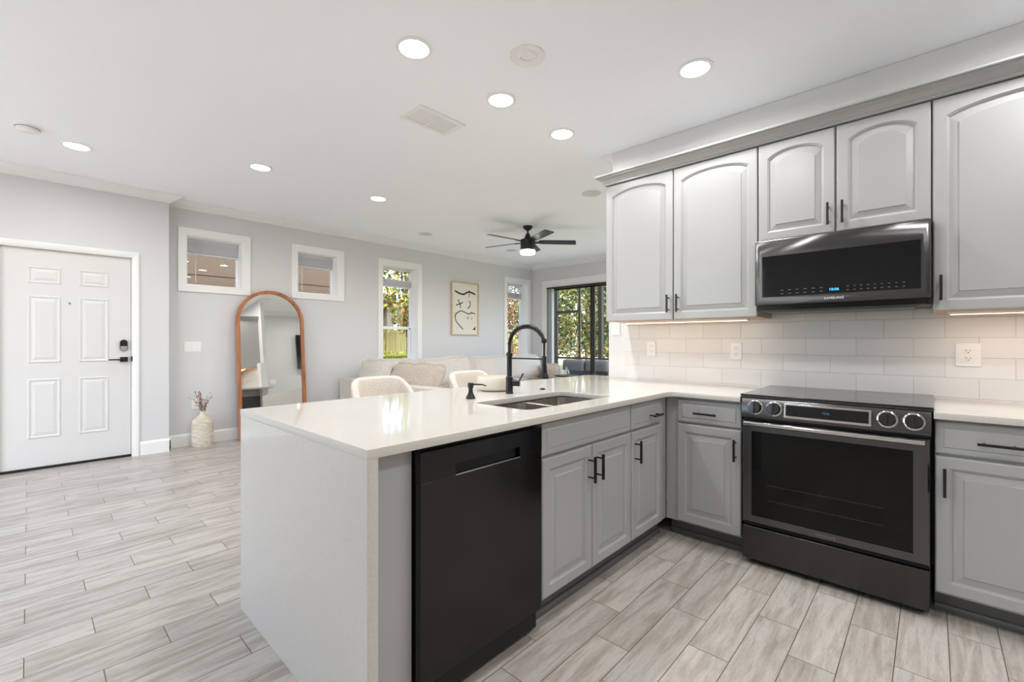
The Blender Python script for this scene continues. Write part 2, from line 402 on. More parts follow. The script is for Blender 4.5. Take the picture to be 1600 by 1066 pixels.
# ------------------------------------------------------------------ room shell
ZC = 2.785; YL = 6.23; YE = 6.08; XF = 7.30; YTV = .75; XR0 = -2.4; YR0 = -2.7
b = B().box(XR0 - .15, XF + .15, YR0 - .15, YL + .25, -.12, 0); struct(b.build('floor', M.floor))
b = B().box(XR0 - .15, XF + .15, YR0 - .15, YL + .25, ZC, ZC + .25); struct(b.build('ceiling', M.ceil))
def wall_cells(fn, u0, u1, z0, z1, holes, b):
    us = sorted({u0, u1, *[h[0] for h in holes], *[h[1] for h in holes]}); zs = sorted({z0, z1, *[h[2] for h in holes], *[h[3] for h in holes]})
    for a, c in zip(us, us[1:]):
        for d, e in zip(zs, zs[1:]):
            mu, mz = (a + c) / 2, (d + e) / 2
            if any(h[0] < mu < h[1] and h[2] < mz < h[3] for h in holes): continue
            fn(b, a, c, d, e)
WIN = [(1.23, 1.80, 1.852, 2.412), (2.464, 3.025, 1.858, 2.412), (3.746, 4.386, .80, 2.395), (6.537, 7.165, .80, 2.40)]
b = B(); wall_cells(lambda b, a, c, d, e: b.box(a, c, YL, YL + .25, d, e), 1.04, XF + .15, 0, ZC, WIN, b); struct(b.build('wall_left', M.wall), 'long pale greige living room wall with four windows')
DOOR = (-.20, .734, 0, 2.068)
b = B(); wall_cells(lambda b, a, c, d, e: b.box(a, c, YE, YL + .25, d, e), XR0, 1.04, 0, ZC, [DOOR], b); struct(b.build('wall_entry', M.wall), 'pale greige wall around the front door')
SL = (3.70, 5.79, 0, 2.30)
b = B(); wall_cells(lambda b, a, c, d, e: b.box(XF, XF + .15, a, c, d, e), YTV, YL, 0, ZC, [SL, (1.2, 3.3, .3, 2.3)], b); struct(b.build('wall_far', M.wall), 'far wall with the patio slider')
struct(B().box(3.43, XF, YTV - .12, YTV, 0, ZC).build('wall_television', M.wall))
b = B(); b.loops([[(XW, y, 0), (3.43, y, 0), (3.43, y, ZC), (3.36, y, ZC), (3.36, y, 1.43), (XW, y, 1.43)] for y in (YR0, 1.971)]); struct(b.build('wall_range', M.soffit, bevel=.006), 'white kitchen wall behind the range')
BW = (2.0, 5.2, 0, 2.45)
b = B(); wall_cells(lambda b, a, c, d, e: b.box(XR0 - .15, XR0, a, c, d, e), YR0, YE, 0, ZC, [BW], b); struct(b.build('wall_behind', M.wall))
r = sroot('window_5', (XR0, 3.6, 0), label='added wide glazed opening behind the camera, for more daylight')  # unseen opening added so daylight reaches the ceiling and floor
b = B()
for y in (-1.6, -.55, .5, 1.55): b.box(-.10, -.05, y, y + .05, 0, 2.45)
b.box(-.10, -.05, -1.6, 1.6, 2.4, 2.45).box(-.10, -.05, -1.6, 1.6, 0, .05); b.build('window_frame', M.vinyl, r)
struct(B().box(XR0, XW, YR0 - .15, YR0, 0, ZC).build('wall_right', M.wall))
# tiled backsplash panel
struct(B().box(XW - .009, XW, YR0, 1.815, ZT - .03, 1.42).build('wall_backsplash', M.tile, bevel=.003), 'white glossy subway tile backsplash')
# baseboards
BH = .14
def base_x(name, x0, x1, y): 
    b = B(); prof = [(0, 0), (-.015, 0), (-.015, BH - .02), (-.009, BH - .004), (-.006, BH), (0, BH)]
    b.loops([[(x, y + p[0], p[1]) for p in prof] for x in (x0, x1)]); return struct(b.build(name, M.trim))
base_x('baseboard_left', 1.04, XF, YL); base_x('baseboard_entry', .793, 1.055, YE)
struct(B().box(1.04, 1.055, YE - .015, YL, 0, BH).build('baseboard_return', M.trim, bevel=.002))
struct(B().box(XF - .015, XF, 5.93, YL, 0, BH).build('baseboard_far', M.trim, bevel=.003))
struct(B().box(XR0, -.27, YE - .015, YE, 0, BH).build('baseboard_hall', M.trim, bevel=.003))
# crown mouldings, profile (out from wall, down from ceiling)
CP = [(0, 0), (.115, 0), (.115, .011), (.10, .016), (.088, .027), (.06, .045), (.035, .058), (.022, .067), (.012, .070), (.012, .082), (0, .082)]
def crown(name, pts, sides):
    """pts polyline in xy, sides = offset dir per vertex (mitred)"""
    b = B(); b.loops([[(p[0] + s[0] * q[0], p[1] + s[1] * q[0], ZC - q[1]) for q in CP] for p, s in zip(pts, sides)])
    return struct(b.build(name, M.trim))
crown('trim_1', [(XR0, YE), (1.04, YE), (1.04, YL), (XF, YL), (XF, YTV), (3.43, YTV), (3.43, 1.971), (3.37, 1.971)],
      [(0, -1), (1, -1), (1, -1), (-1, -1), (-1, 1), (1, 1), (1, 1), (0, 1)])
# entry door
dr = sroot('door_1', (0, YE, 0), label='white six panel front door with black lock and lever')
b = B()
b.box(DOOR[0] + .012, .724, .03, .075, .022, 2.058)
leaf = b.build('door_leaf', M.door, dr)
for (u0, u1) in ((-.012, .208), (.332, .552)):
    for (z0, z1) in ((1.74, 1.90), (.995, 1.625), (.29, .845)):
        b = B()
        def lp(o, d): return [(u0 + o, .03 + d, z0 + o), (u1 - o, .03 + d, z0 + o), (u1 - o, .03 + d, z1 - o), (u0 + o, .03 + d, z1 - o)]
        b.loops([lp(0, .004), lp(0, -.001), lp(.006, -.0065), lp(.014, -.0065), lp(.022, -.0006), lp(.030, -.0006), lp(.052, -.006)], True, True)
        b.build('door_panel', M.door, dr)
b = B(); c0, c1, ct = -.255, .79, 2.122
prof = [(0, 0), (0, -.012), (.012, -.018), (.03, -.016), (.045, -.012), (.056, -.006), (.056, 0)]
# casing swept round the opening
b.loops([[(c1 - q[0], q[1], 0) for q in prof], [(c1 - q[0], q[1], ct - q[0]) for q in prof], [(c0 + q[0], q[1], ct - q[0]) for q in prof], [(c0 + q[0], q[1], 0) for q in prof]])
b.build('door_casing', M.trim, dr)
b = B().box(-.199, -.190, 0, .10, 0, 2.067).box(.727, .733, 0, .10, 0, 2.067).box(-.199, .733, 0, .10, 2.061, 2.067); b.build('door_jamb', M.trim, dr)
B().box(-.19, .727, .076, .1, .0, 2.06).build('door_stop', M.darkgap, dr)
B().box(-.19, .727, .012, .076, .0, .021).build('threshold', M.darkgap, dr)
b = B().lathe([(.0, 0), (.009, 0), (.008, .004), (0, .004)], (.268, .028, 1.565), 16, axis='y'); b.build('peephole', M.chrome, dr, smooth=True)
lk = thing('tmp', None, None); bpy.data.objects.remove(lk)
b = B(); po = [(x, z) for x, z in arcpts(0, .028, .03, 0, PI, 12)] + [(x, z) for x, z in arcpts(0, -.028, .03, PI, 2 * PI, 12)]
b.prism(po, lambda p, d: (.667 + p[0], .03 + d, 1.155 + p[1]), 0, -.02); lkp = b.build('door_lock', M.black, dr, bevel=.002)
b = B(); po = [(x, z) for x, z in arcpts(0, 0, .026, PI, 2 * PI, 12)] + [(.026, .022), (-.026, .022)]
b.prism(po, lambda p, d: (.667 + p[0], .03 + d, 1.126 + p[1]), -.018, -.024); tag(b.build('lock_body', M.chrome, lkp, bevel=.002), 'silver lower half of the lock')
b = B().box(.638, .698, .008, .03, .985, 1.035); hp = b.build('door_handle', M.black, dr, bevel=.002)
b = B().tube([(.668, .01, 1.01), (.668, -.035, 1.01)], .009, 12).box(.545, .675, -.045, -.033, 1.003, 1.017); b.build('lever', M.black, hp, bevel=.002)
B().box(.7255, .7335, -.006, .04, .99, 1.04).build('latch', M.black, dr, bevel=.002)

# windows in the long wall
def window(n, w, double, label):
    x0, x1, z0, z1 = w; r = sroot('window_%d' % n, ((x0 + x1) / 2, YL, z0), label=label)
    cx, cz = (x0 + x1) / 2, z0
    X0, X1, H = x0 - cx, x1 - cx, z1 - z0; cw = .084
    b = B(); pr = [(0, 0), (0, -.018), (cw - .012, -.018), (cw, -.012), (cw, 0)]
    ring = [(X0 - cw, -cw), (X1 + cw, -cw), (X1 + cw, H + cw), (X0 - cw, H + cw)]
    sg = [(1, 1), (-1, 1), (-1, -1), (1, -1)]
    lps = [[(p[0] + s[0] * q[0], q[1], p[1] + s[1] * q[0]) for q in pr] for p, s in zip(ring, sg)]
    lps.append(lps[0]); b.loops(lps, False, False); b.build('window_casing', M.trim, r)
    g = .22
    b = B(); b.box(X0, X0 + .004, 0, g, 0, H).box(X1 - .004, X1, 0, g, 0, H).box(X0, X1, 0, g, H - .004, H).box(X0, X1, 0, g, 0, .004); b.build('window_reveal', M.vinyl, r)
    b = B(); f = .02
    b.box(X0, X0 + f, g - .03, g, 0, H).box(X1 - f, X1, g - .03, g, 0, H).box(X0, X1, g - .03, g, 0, f).box(X0, X1, g - .03, g, H - f, H)
    if double: 
        zm = 1.395 - z0 + .02
        b.box(X0, X1, g - .045, g, zm - .022, zm + .022).box(X1 - .05, X1 - .012, g - .045, g, 0, zm)
    b.build('window_sash', M.vinyl, r, bevel=.002)
    B().box(X0 + .005, X1 - .005, g - .012, g - .008, .005, H - .005).build('window_glass', M.glass, r)
    return r
window(1, WIN[0], False, 'first small high window from the front door')
window(2, WIN[1], False, 'second small high window, above the mirror on its right')
window(3, WIN[2], True, 'tall window showing magnolia tree and fence')
window(4, WIN[3], True, 'tall window next to the room corner')
def blind(w, label, zs0, zs1, slats, rails=1, wand=None, y=.185):
    x0, x1, z0, z1 = w; cx = (x0 + x1) / 2
    t = thing('window_blind', label, 'blind', (cx, YL + y, zs0), 0, 'white blinds on the living room windows')
    X0, X1 = x0 - cx + .008, x1 - cx - .008
    B().box(X0, X1, -.02, .02, z1 - zs0 - .045, z1 - zs0 - .006).build('headrail', M.blind, t, bevel=.002)
    b = B()
    for z in slats:
        b.loops([[(X0, -.022, z - zs0 + .004), (X0, .022, z - zs0 - .004), (X0, .022, z - zs0 - .0002), (X0, -.022, z - zs0 + .0082)], [(X1, -.022, z - zs0 + .004), (X1, .022, z - zs0 - .004), (X1, .022, z - zs0 - .0002), (X1, -.022, z - zs0 + .0082)]])
    tag(b.build('slat_stack', M.blind, t), None)
    B().box(X0, X1, -.022, .022, 0, .02).build('bottom_rail', M.blind, t, bevel=.003)
    for x in (X0 + .09, X1 - .09): B().tube([(x, -.023, .0), (x, -.023, z1 - zs0 - .02)], .0013, 5).build('ladder_cord', M.blind, t)
    if wand: B().tube([(X0 + .11, -.028, -wand), (X0 + .11, -.028, z1 - zs0 - .04)], .004, 6).build('tilt_wand', M.blind, t)
    return t
st = lambda a, c, n: [a + (c - a) * i / (n - 1) for i in range(n)]
blind(WIN[0], 'short raised white blind in the window nearest the front door', 2.225, 0, st(2.25, 2.355, 16), wand=.33)
blind(WIN[1], 'short raised white blind in the small window right of the mirror', 2.225, 0, st(2.25, 2.355, 16), wand=.33)
blind(WIN[2], 'white blind bunched across the upper magnolia window', 2.075, 0, st(2.098, 2.19, 16))
blind(WIN[3], 'white blind with open upper slats in the window by the corner', 2.08, 0, st(2.102, 2.20, 14) + st(2.24, 2.345, 4))

# patio slider
r = sroot('window_6', (XF, 2.25, .3), label='added unseen window beyond the kitchen wall, for more daylight')  # unseen opening added to brighten the living area with daylight
b = B()
for y in (-1.05, -.02, 1.01): b.box(.05, .10, y, y + .04, 0, 2.0)
b.box(.05, .10, -1.05, 1.05, 0, .04).box(.05, .10, -1.05, 1.05, 1.96, 2.0); b.build('window_frame', M.vinyl, r)
sd = sroot('door_2', (XF, 0, 0), label='dark bronze sliding patio door')
y0, y1, zt = SL[0], SL[1], SL[3]
b = B(); cw = .14
b.box(-.02, 0, y1, y1 + cw, 0, zt + cw).box(-.02, 0, y0 - cw, y0, 0, zt + cw).box(-.02, 0, y0, y1, zt, zt + cw); b.build('door_casing', M.trim, sd, bevel=.003)
b = B(); b.box(.0, .14, y1 - .012, y1, 0, zt).box(0, .14, y0, y1, zt - .012, zt); b.build('door_jamb', M.trim, sd)
b = B(); b.box(.05, .12, y0, y1 - .012, zt - .03, zt - .012).box(.05, .12, y0, y1 - .012, 0, .03).box(.05, .12, y1 - .05, y1 - .012, 0, zt).box(.05, .12, y0, y0 + .04, 0, zt); b.build('track_frame', M.bronze, sd)
for (a, c, x) in ((y0 + .04, 4.80, .06), (4.72, y1 - .05, .09)):
    b = B(); w = .055
    b.box(x, x + .03, a, a + w, .03, zt - .03).box(x, x + .03, c - w, c, .03, zt - .03).box(x, x + .03, a, c, .03, .11).box(x, x + .03, a, c, zt - .06, zt - .03)
    p = b.build('sliding_panel', M.bronze, sd, bevel=.002); B().box(x + .012, x + .016, a + w, c - w, .11, zt - .06).build('window_glass', M.glass, p)
vb = thing('vertical_blind', 'grey vertical blind stacked at the left of the patio slider', 'blind', (XF - .045, 5.66, 0))
B().box(-.02, .02, -1.95, .115, 2.262, 2.29).build('headrail', M.bronze, vb)
for k in range(7):
    b = B(); yy = .095 - k * .022; b.loops([[(-.036, yy - .004, z), (0, yy + .003, z), (.036, yy - .004, z), (.036, yy - .0025, z), (0, yy + .0045, z), (-.036, yy - .0025, z)] for z in (.03, 2.262)]); b.build('vane', M.vblind, vb)

# ------------------------------------------------------------------ base cabinets
def raised(t, kind, u0, u1, z0, z1, arch=0, label=None, y=0.0):
    b = B(); (panel_front(b, u0, u1, z0, z1, y, arch=arch) if kind == 'door' else slab_front(b, u0, u1, z0, z1, y))
    o = b.build('door' if kind == 'door' else 'drawer', M.cab, t)
    return o
def pull_on(o, x, z, vert=True, L=.122, y=0.0): return bar_pull(o, x, z, L, vert, y)
def base_cab(label, loc, rz, w, fronts, depth=.58, toe=True, toe_y=.07, frame_l=0, frame_r=0, sink=False):
    t = thing('base_cabinet', label, 'cabinet', loc, rz, 'grey base cabinets under the white counters')
    b = B()
    if sink: b.box(-frame_l, w + frame_r, .02, depth, .105, .655).box(-frame_l, w + frame_r, .02, .045, .655, .862)
    else: b.box(-frame_l, w + frame_r, .02, depth, .105, .862)
    b.build('carcass', M.cab, t)
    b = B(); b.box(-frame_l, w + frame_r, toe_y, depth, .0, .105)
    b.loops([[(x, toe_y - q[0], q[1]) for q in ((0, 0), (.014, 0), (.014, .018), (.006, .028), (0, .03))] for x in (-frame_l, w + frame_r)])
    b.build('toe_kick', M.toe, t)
    for f in fronts:
        o = raised(t, f[0], *f[1:5])
        if len(f) > 5: pull_on(o, *f[5])
    return t
YF = 1.185
base_cab('grey two door sink cabinet with plain false drawer front beside the dishwasher', (1.46, YF, 0), 0, .762,
         [('drawer', 0, .757, .715, .853), ('door', 0, .375, .115, .703, (.343, .597)), ('door', .381, .757, .115, .703, (.413, .597))], sink=True)
base_cab('narrow grey peninsula cabinet with one drawer and door at the inner corner', (2.224, YF, 0), 0, .40,
         [('drawer', .004, .374, .715, .853, (.25, .772, False, .11)), ('door', .004, .374, .115, .703, (.115 - .08, .597))], frame_r=.07)
base_cab('grey base cabinet with one drawer and door left of the range', (XBASE, 1.128, 0), RZ, .36,
         [('drawer', 0, .36, .715, .848, (.173, .777, False, .128)), ('door', 0, .36, .115, .703, (.333, .595))], frame_l=.075, depth=.60, toe_y=.10)
base_cab('grey base cabinet with one drawer and door right of the range', (XBASE, -.012, 0), RZ, .385,
         [('drawer', 0, .380, .715, .853, (.19, .777, False, .128)), ('door', 0, .380, .115, .703, (.03, .597))], depth=.60, toe_y=.10)
t = thing('end_panel', 'plain grey filler panel between waterfall edge and dishwasher', 'panel', (.682, 1.205, 0))
B().box(0, .145, 0, .02, .0, .862).build('panel_board', M.cab, t, bevel=.001)
B().box(0.0, .145, .02, .585, .0, .862).build('carcass', M.cab, t)
# peninsula back, seen only from the living side
t = thing('peninsula_back_panel', 'light grey peninsula back with dark herringbone tile, reflected in the arched mirror', 'panel', (2.0, 1.80, 0))
B().box(-1.317, 1.40, 0, .03, .0, .862).build('panel_board', M.cab, t)
B().box(-1.317, 1.40, .03, .04, .0, .74).build('tile_facing', M.herring, t)

# ------------------------------------------------------------------ countertops
def slab2d(name, outer, holes, z0, z1, mat, parent, bev=.003, org=(0, 0)):
    cu = bpy.data.curves.new(name, 'CURVE'); cu.dimensions = '2D'; cu.fill_mode = 'BOTH'
    for poly in [outer] + holes:
        sp = cu.splines.new('POLY'); sp.points.add(len(poly) - 1); sp.use_cyclic_u = True
        for q, p in zip(sp.points, poly): q.co = (p[0] - org[0], p[1] - org[1], 0, 1)
    cu.extrude = (z1 - z0) / 2 - bev; cu.bevel_depth = bev; cu.bevel_resolution = 2; cu.offset = -bev
    o = bpy.data.objects.new('tmp', cu); COL.objects.link(o); bpy.context.view_layer.update()
    me = bpy.data.meshes.new_from_object(o.evaluated_get(bpy.context.evaluated_depsgraph_get())); bpy.data.objects.remove(o)
    me.name = name; me.materials.clear(); me.materials.append(mat); me.transform(Matrix.Translation((0, 0, (z0 + z1) / 2)))
    for p in me.polygons: p.use_smooth = True
    try: me.set_sharp_from_angle(angle=math.radians(25))
    except Exception: pass
    r = bpy.data.objects.new(name, me); COL.objects.link(r)
    if parent: r.parent = parent
    return r
def rrect(x0, x1, y0, y1, r, n=8):
    return arcpts(x1 - r, y1 - r, r, 0, PI / 2, n) + arcpts(x0 + r, y1 - r, r, PI / 2, PI, n) + arcpts(x0 + r, y0 + r, r, PI, 1.5 * PI, n) + arcpts(x1 - r, y0 + r, r, 1.5 * PI, 2 * PI, n)
YB = 2.265; XC0 = .645
outer = [(XC0, YP)] + [(2.65 - .05 + .05 * math.sin(a), YP - .05 + .05 * math.cos(a)) for a in [PI / 2 * i / 8 for i in range(9)]] + \
        [(2.65, .764), (XW - .010, .764), (XW - .010, 1.982), (3.46, 1.982)] + arcpts(3.39, YB - .07, .07, 0, PI / 2, 8) + [(XC0, YB)]
ct = thing('countertop', 'long white quartz peninsula counter with waterfall end, turning to the range', 'countertop', (XC0, YP, 0))
slab2d('counter_slab', outer, [rrect(1.495, 2.215, 1.298, 1.657, .045)], ZT - .03, ZT, M.quartz, ct, org=(XC0, YP))
B().box(0.001, .036, .001, YB - YP - .001, 0, ZT - .029).build('waterfall_panel', M.quartz, ct, bevel=.002)
ct2 = thing('countertop', 'short white quartz counter right of the range', 'countertop', (2.65, -.008, 0))
slab2d('counter_slab', [(2.65, -.42), (XW - .010, -.42), (XW - .010, -.008), (2.65, -.008)], [], ZT - .03, ZT, M.quartz, ct2, org=(2.65, -.008))

# sink
sk_ = thing('kitchen_sink', 'double bowl stainless steel sink set under the white counter', 'sink', (1.855, 1.478, ZT - .03))
x0, x1, y0, y1 = -.352, .352, -.172, .172
def bowl(nm, bx0, bx1):
    b = B(); zz = [(0, 0, .05), (0, -.012, .05), (.006, -.14, .055), (.012, -.175, .05), (.035, -.19, .04), (.06, -.192, .03)]
    lps = [[(p[0], p[1], h - .002) for p in rrect(bx0 + o, bx1 - o, y0 + o, y1 - o, r)] for o, h, r in zz]
    b.loops(lps, False, True); o = b.build(nm, M.steel, sk_, smooth=True)
    cx = (bx0 + bx1) / 2
    B().lathe([(.042, -.192), (.042, -.189), (.034, -.188), (.03, -.193), (0, -.193)], (cx, 0, 0), 24).build('drain', M.chrome, o, smooth=True)
    return o
bowl('bowl', x0, -.008); bowl('bowl', .008, x1)
B().box(-.011, .011, y0 + .004, y1 - .004, -.05, -.0008).build('divider', M.steel, sk_, bevel=.004)

# faucet
FX, FY = 1.905, 1.795
fc = thing('kitchen_faucet', 'tall matte black spring neck faucet behind the sink', 'faucet', (FX, FY, ZT))
dx, dy = .03, -.235   # toward the sink
L = math.hypot(dx, dy); ux, uy = dx / L, dy / L
B().lathe([(.023, 0), (.0235, .004), (.021, .008), (.0205, .095), (.0165, .099), (.0150, .102), (.0150, .215), (.0185, .219), (.0185, .235), (.012, .24)], n=28).build('body', M.black, fc, smooth=True)
# hose arch
pts = [(0, 0, .235), (0, 0, .27)]; R_ = L / 2
for i in range(21):
    a = PI - PI * i / 20; pts.append((ux * (R_ + R_ * math.cos(a)), uy * (R_ + R_ * math.cos(a)), .285 + R_ * .87 * math.sin(a)))
pts += [(ux * L, uy * L, .25), (ux * L, uy * L, .215)]
hose = B().tube(pts, [.0098] * (len(pts) - 4) + [.0075, .0062, .006, .006], 12).build('hose', M.black, fc, smooth=True)
# coil
def resample(pts, n):
    P = [Vector(p) for p in pts]; d = [0]
    for a, b_ in zip(P, P[1:]): d.append(d[-1] + (b_ - a).length)
    out = []; j = 0
    for i in range(n):
        s = d[-1] * i / (n - 1)
        while j < len(d) - 2 and d[j + 1] < s: j += 1
        f = (s - d[j]) / max(1e-9, d[j + 1] - d[j]); out.append(P[j].lerp(P[j + 1], f))
    return out, d[-1]
seg, tot = resample(pts[:-3], 700)
turns = 30; hp_ = []
nrm = Vector((-uy, ux, 0))
for i, p in enumerate(seg):
    tt = (seg[min(i + 1, 699)] - seg[max(i - 1, 0)]).normalized(); bn = tt.cross(nrm)
    a = 2 * PI * turns * i / 700; hp_.append(p + (nrm * math.cos(a) + bn * math.sin(a)) * (.0132 if 90 < i < 640 else .0102))
B().tube(hp_, .0017, 6).build('spring_coil', M.black, fc, smooth=True)
cl_ = pts[-4]; B().lathe([(0, -.012), (.013, -.012), (.015, -.006), (.015, .006), (.013, .012), (0, .012)], (cl_[0], cl_[1], cl_[2] + .004), 16).build('spring_clamp', M.black, fc, smooth=True)
h = B().lathe([(.0, .222), (.0105, .222), (.0125, .216), (.0125, .175), (.0155, .165), (.0145, .15), (.0165, .135), (.0165, .125), (.024, .112), (.0245, .100), (.021, .097), (0, .097)], (ux * L, uy * L, 0), 24).build('spray_head', M.black, fc, smooth=True)
B().tube([(0, 0, .205), (ux * (L - .01), uy * (L - .01), .205)], .0045, 10).build('docking_arm', M.black, fc)
vx, vy = .55, -.83
k = B().tube([(vx * .018, vy * .018, .062), (vx * .062, vy * .062, .062)], .0195, 20).build('handle', M.black, fc, bevel=.002)
B().tube([(vx * .055, vy * .055, .07), (vx * .082, vy * .082, .118)], .0045, 8).build('lever', M.black, k)
# soap dispenser
so = thing('soap_dispenser', 'small matte black soap pump left of the faucet', 'soap dispenser', (1.592, 1.782, ZT))
B().lathe([(0, 0), (.0245, 0), (.0255, .006), (.022, .012), (.0135, .03), (.0115, .045), (.0125, .055), (.015, .058), (.0155, .080), (.013, .084), (0, .085)], n=24).build('body', M.black, so, smooth=True)
B().tube([(0, 0, .076), (.018, -.03, .076), (.036, -.058, .075), (.046, -.072, .068)], [.005, .0045, .0036, .003], 8).build('spout', M.black, so, smooth=True)
aw = tag(B().lathe([(0, 0), (.019, 0), (.019, .004), (.013, .006), (.012, .009), (0, .009)], n=24).build('air_switch', M.black, None, smooth=True, loc=(2.207, 1.793, ZT)), 'small black round button on the counter behind the sink', 'button')
# ceramic bowl
b = B(); prof = [(0, 0), (.075, 0), (.092, .008), (.108, .026), (.114, .05), (.113, .075), (.108, .088), (.104, .088), (.108, .074), (.108, .05), (.10, .028), (.07, .012), (0, .010)]
pr = []
for i, (r, z) in enumerate(prof):
    pr.append((r, z))
fine = [(0, 0), (.075, 0), (.090, .007)] + [(.113 * (1 - ((.062 - z) / .085) ** 2 * .45) + .0008 * math.cos(z * 2 * PI / .008), z) for z in [.009 + .002 * i for i in range(40)]] + [(.104, .088), (.106, .07), (.10, .028), (.07, .012), (0, .010)]
bw = tag(b.lathe(fine, n=48).build('ceramic_bowl', M.bowl, None, smooth=True, loc=(1.965, 1.975, ZT)), 'cream ribbed ceramic bowl on the counter behind the faucet', 'bowl')

# ------------------------------------------------------------------ dishwasher
dwt = thing('dishwasher', 'built-in black stainless dishwasher in the peninsula', 'dishwasher', (.833, 1.165, 0))
B().box(.008, .595, .03, .58, .02, .858).build('body', M.darkgap, dwt)
b = B()
hx0, hx1, hz0, hz1 = .14, .462, .752, .79
wall_cells(lambda b, a, c, d, e: b.box(a, c, 0, .03, d, e), 0, .595, .11, .848, [(hx0, hx1, hz0, hz1)], b)
b.box(hx0, hx1, .026, .03, hz0, hz1); 
o = B(); o.box(0, .595, .0, .03, .11, .751); d_ = o.build('door', M.dw, dwt, bevel=.002)
b = B(); wall_cells(lambda b, a, c, d, e: b.box(a, c, 0, .03, d, e), 0, .595, .7515, .848, [(hx0, hx1, .752, hz1)], b); b.build('control_band', M.dwtop, dwt)
B().box(hx0, hx1, .022, .03, .752, .79).build('handle_recess', M.darkgap, d_)
B().box(hx0, hx1, -.002, .006, .750, .7535).build('handle', M.chrome, d_)
B().box(.02, .58, .07, .09, .0, .105).build('toe_kick', M.darkgap, dwt)

# ------------------------------------------------------------------ range
rg = thing('electric_range', 'black stainless slide-in electric range with glass cooktop', 'range', (2.66, .757, 0), RZ)
RWd = .760
B().box(.004, RWd - .004, .03, .625, .03, .897).build('body', M.blackplastic, rg, bevel=.002)
b = B(); b.box(-.006, RWd + .006, -.012, .625, .905, .913); ctp = b.build('cooktop', M.cooktop, rg, bevel=.003)
B().box(-.004, RWd + .004, -.008, .62, .896, .905).build('cooktop_trim', M.bss, rg, bevel=.002)
for (x, y, r) in ((.2, .17, .11), (.56, .17, .09), (.2, .43, .075), (.56, .43, .11)):
    b = B(); b.loops([[(x + rr * math.cos(a), y + rr * math.sin(a), .9134) for a in [2 * PI * i / 48 for i in range(48)]] for rr in (r, r - .0025)], False, False); b.build('burner_ring', M.legend, ctp)
# control fascia: leaning face
b = B(); prof = [(.03, .895), (-.006, .895), (-.012, .888), (-.026, .80), (-.024, .790), (.03, .790)]
b.loops([[(x, p[0], p[1]) for p in prof] for x in (.002, RWd - .002)]); fas = b.build('control_panel', M.bss, rg, bevel=.003)
tilt = math.atan2(.014, .088)
def fy(z): return -.012 - .014 * (.888 - z) / .088
for i, kx in enumerate((.072, .160, .612, .702)):
    kz = .846
    kn = B().lathe([(0, 0), (.038, 0), (.038, .006), (.034, .008)], n=32, axis='y').build('knob', M.chrome, fas, smooth=True, loc=(kx, fy(kz), kz)); kn.rotation_euler.x = -tilt * .9
    B().lathe([(0, .006), (.031, .006), (.0305, .024), (.027, .03), (.0, .031)], n=32, axis='y').build('knob_dial', M.bss2, kn, smooth=True)
    B().box(-.0045, .0045, -.036, -.024, -.029, .029).build('knob_grip', M.blackplastic, kn, bevel=.002)
ds = B().box(0, .352, -.014, .004, 0, .076).build('display', M.chrome, fas, bevel=.004, loc=(.206, fy(.806) - .002, .806)); ds.rotation_euler.x = -tilt * .9
B().box(.010, .342, -.0155, -.01, .012, .066).build('display_glass', M.blackglass, ds)
text('10:06', 'clock_digits', M.bluedim, ds, (.178, -.0160, .040), .014)
for (x, w) in ((.03, .02), (.07, .012), (.26, .02)): text('- -', 'panel_legend', M.legend, ds, (x, -.0160, .026), .009)
B().box(.01, RWd - .01, .0, .03, .776, .790).build('vent_gap', M.darkgap, rg)
# oven door with window
b = B(); wx0, wx1, wz0, wz1 = .053, .700, .268, .718
def lp(o, d): return [(.006 + o, d, .226 + o), (.752 - o, d, .226 + o), (.752 - o, d, .774 - o), (.006 + o, d, .774 - o)]
def wl(o, d): return [(wx0 + o, d, wz0 + o), (wx1 - o, d, wz0 + o), (wx1 - o, d, wz1 - o), (wx0 + o, d, wz1 - o)]
b.loops([lp(0, .03), lp(0, -.014), lp(.006, -.020), wl(0, -.020), wl(.0, -.012)], True, True)
od = b.build('oven_door', M.bss, rg, smooth=True)
B().box(wx0 + .001, wx1 - .001, -.0175, -.0125, wz0 + .001, wz1 - .001).build('oven_window', M.ovenglass, od)
b = B(); ip = [(.115, .3), (.60, .3), (.60, .67), (.115, .67)]
b = B(); b.box(.125, .60, -.0182, -.0176, .44, .4425).box(.125, .60, -.0182, -.0176, .36, .3625); b.build('rack_line', M.rack, od)
b = B(); b.loops([[(x, -.020 - q[0], q[1]) for q in ((0, .748), (.018, .748), (.026, .753), (.027, .764), (.022, .771), (.012, .772), (.006, .765), (0, .765))] for x in (.018, .738)])
b.build('handle', M.chrome, od, bevel=.002)
text('SAMSUNG', 'logo', M.logodim, od, (.381, -.0206, .247), .016, spacing=1.15)
B().box(.012, RWd - .012, .0, .03, .208, .228).build('drawer_gap', M.darkgap, rg)
B().box(.006, .752, -.018, .03, .030, .206).build('drawer', M.bss2, rg, bevel=.005)
for x in (.04, .72):
    for y in (.06, .58): B().lathe([(0, 0), (.018, 0), (.018, .03), (0, .03)], (x, y, 0), 12).build('foot', M.blackplastic, rg)

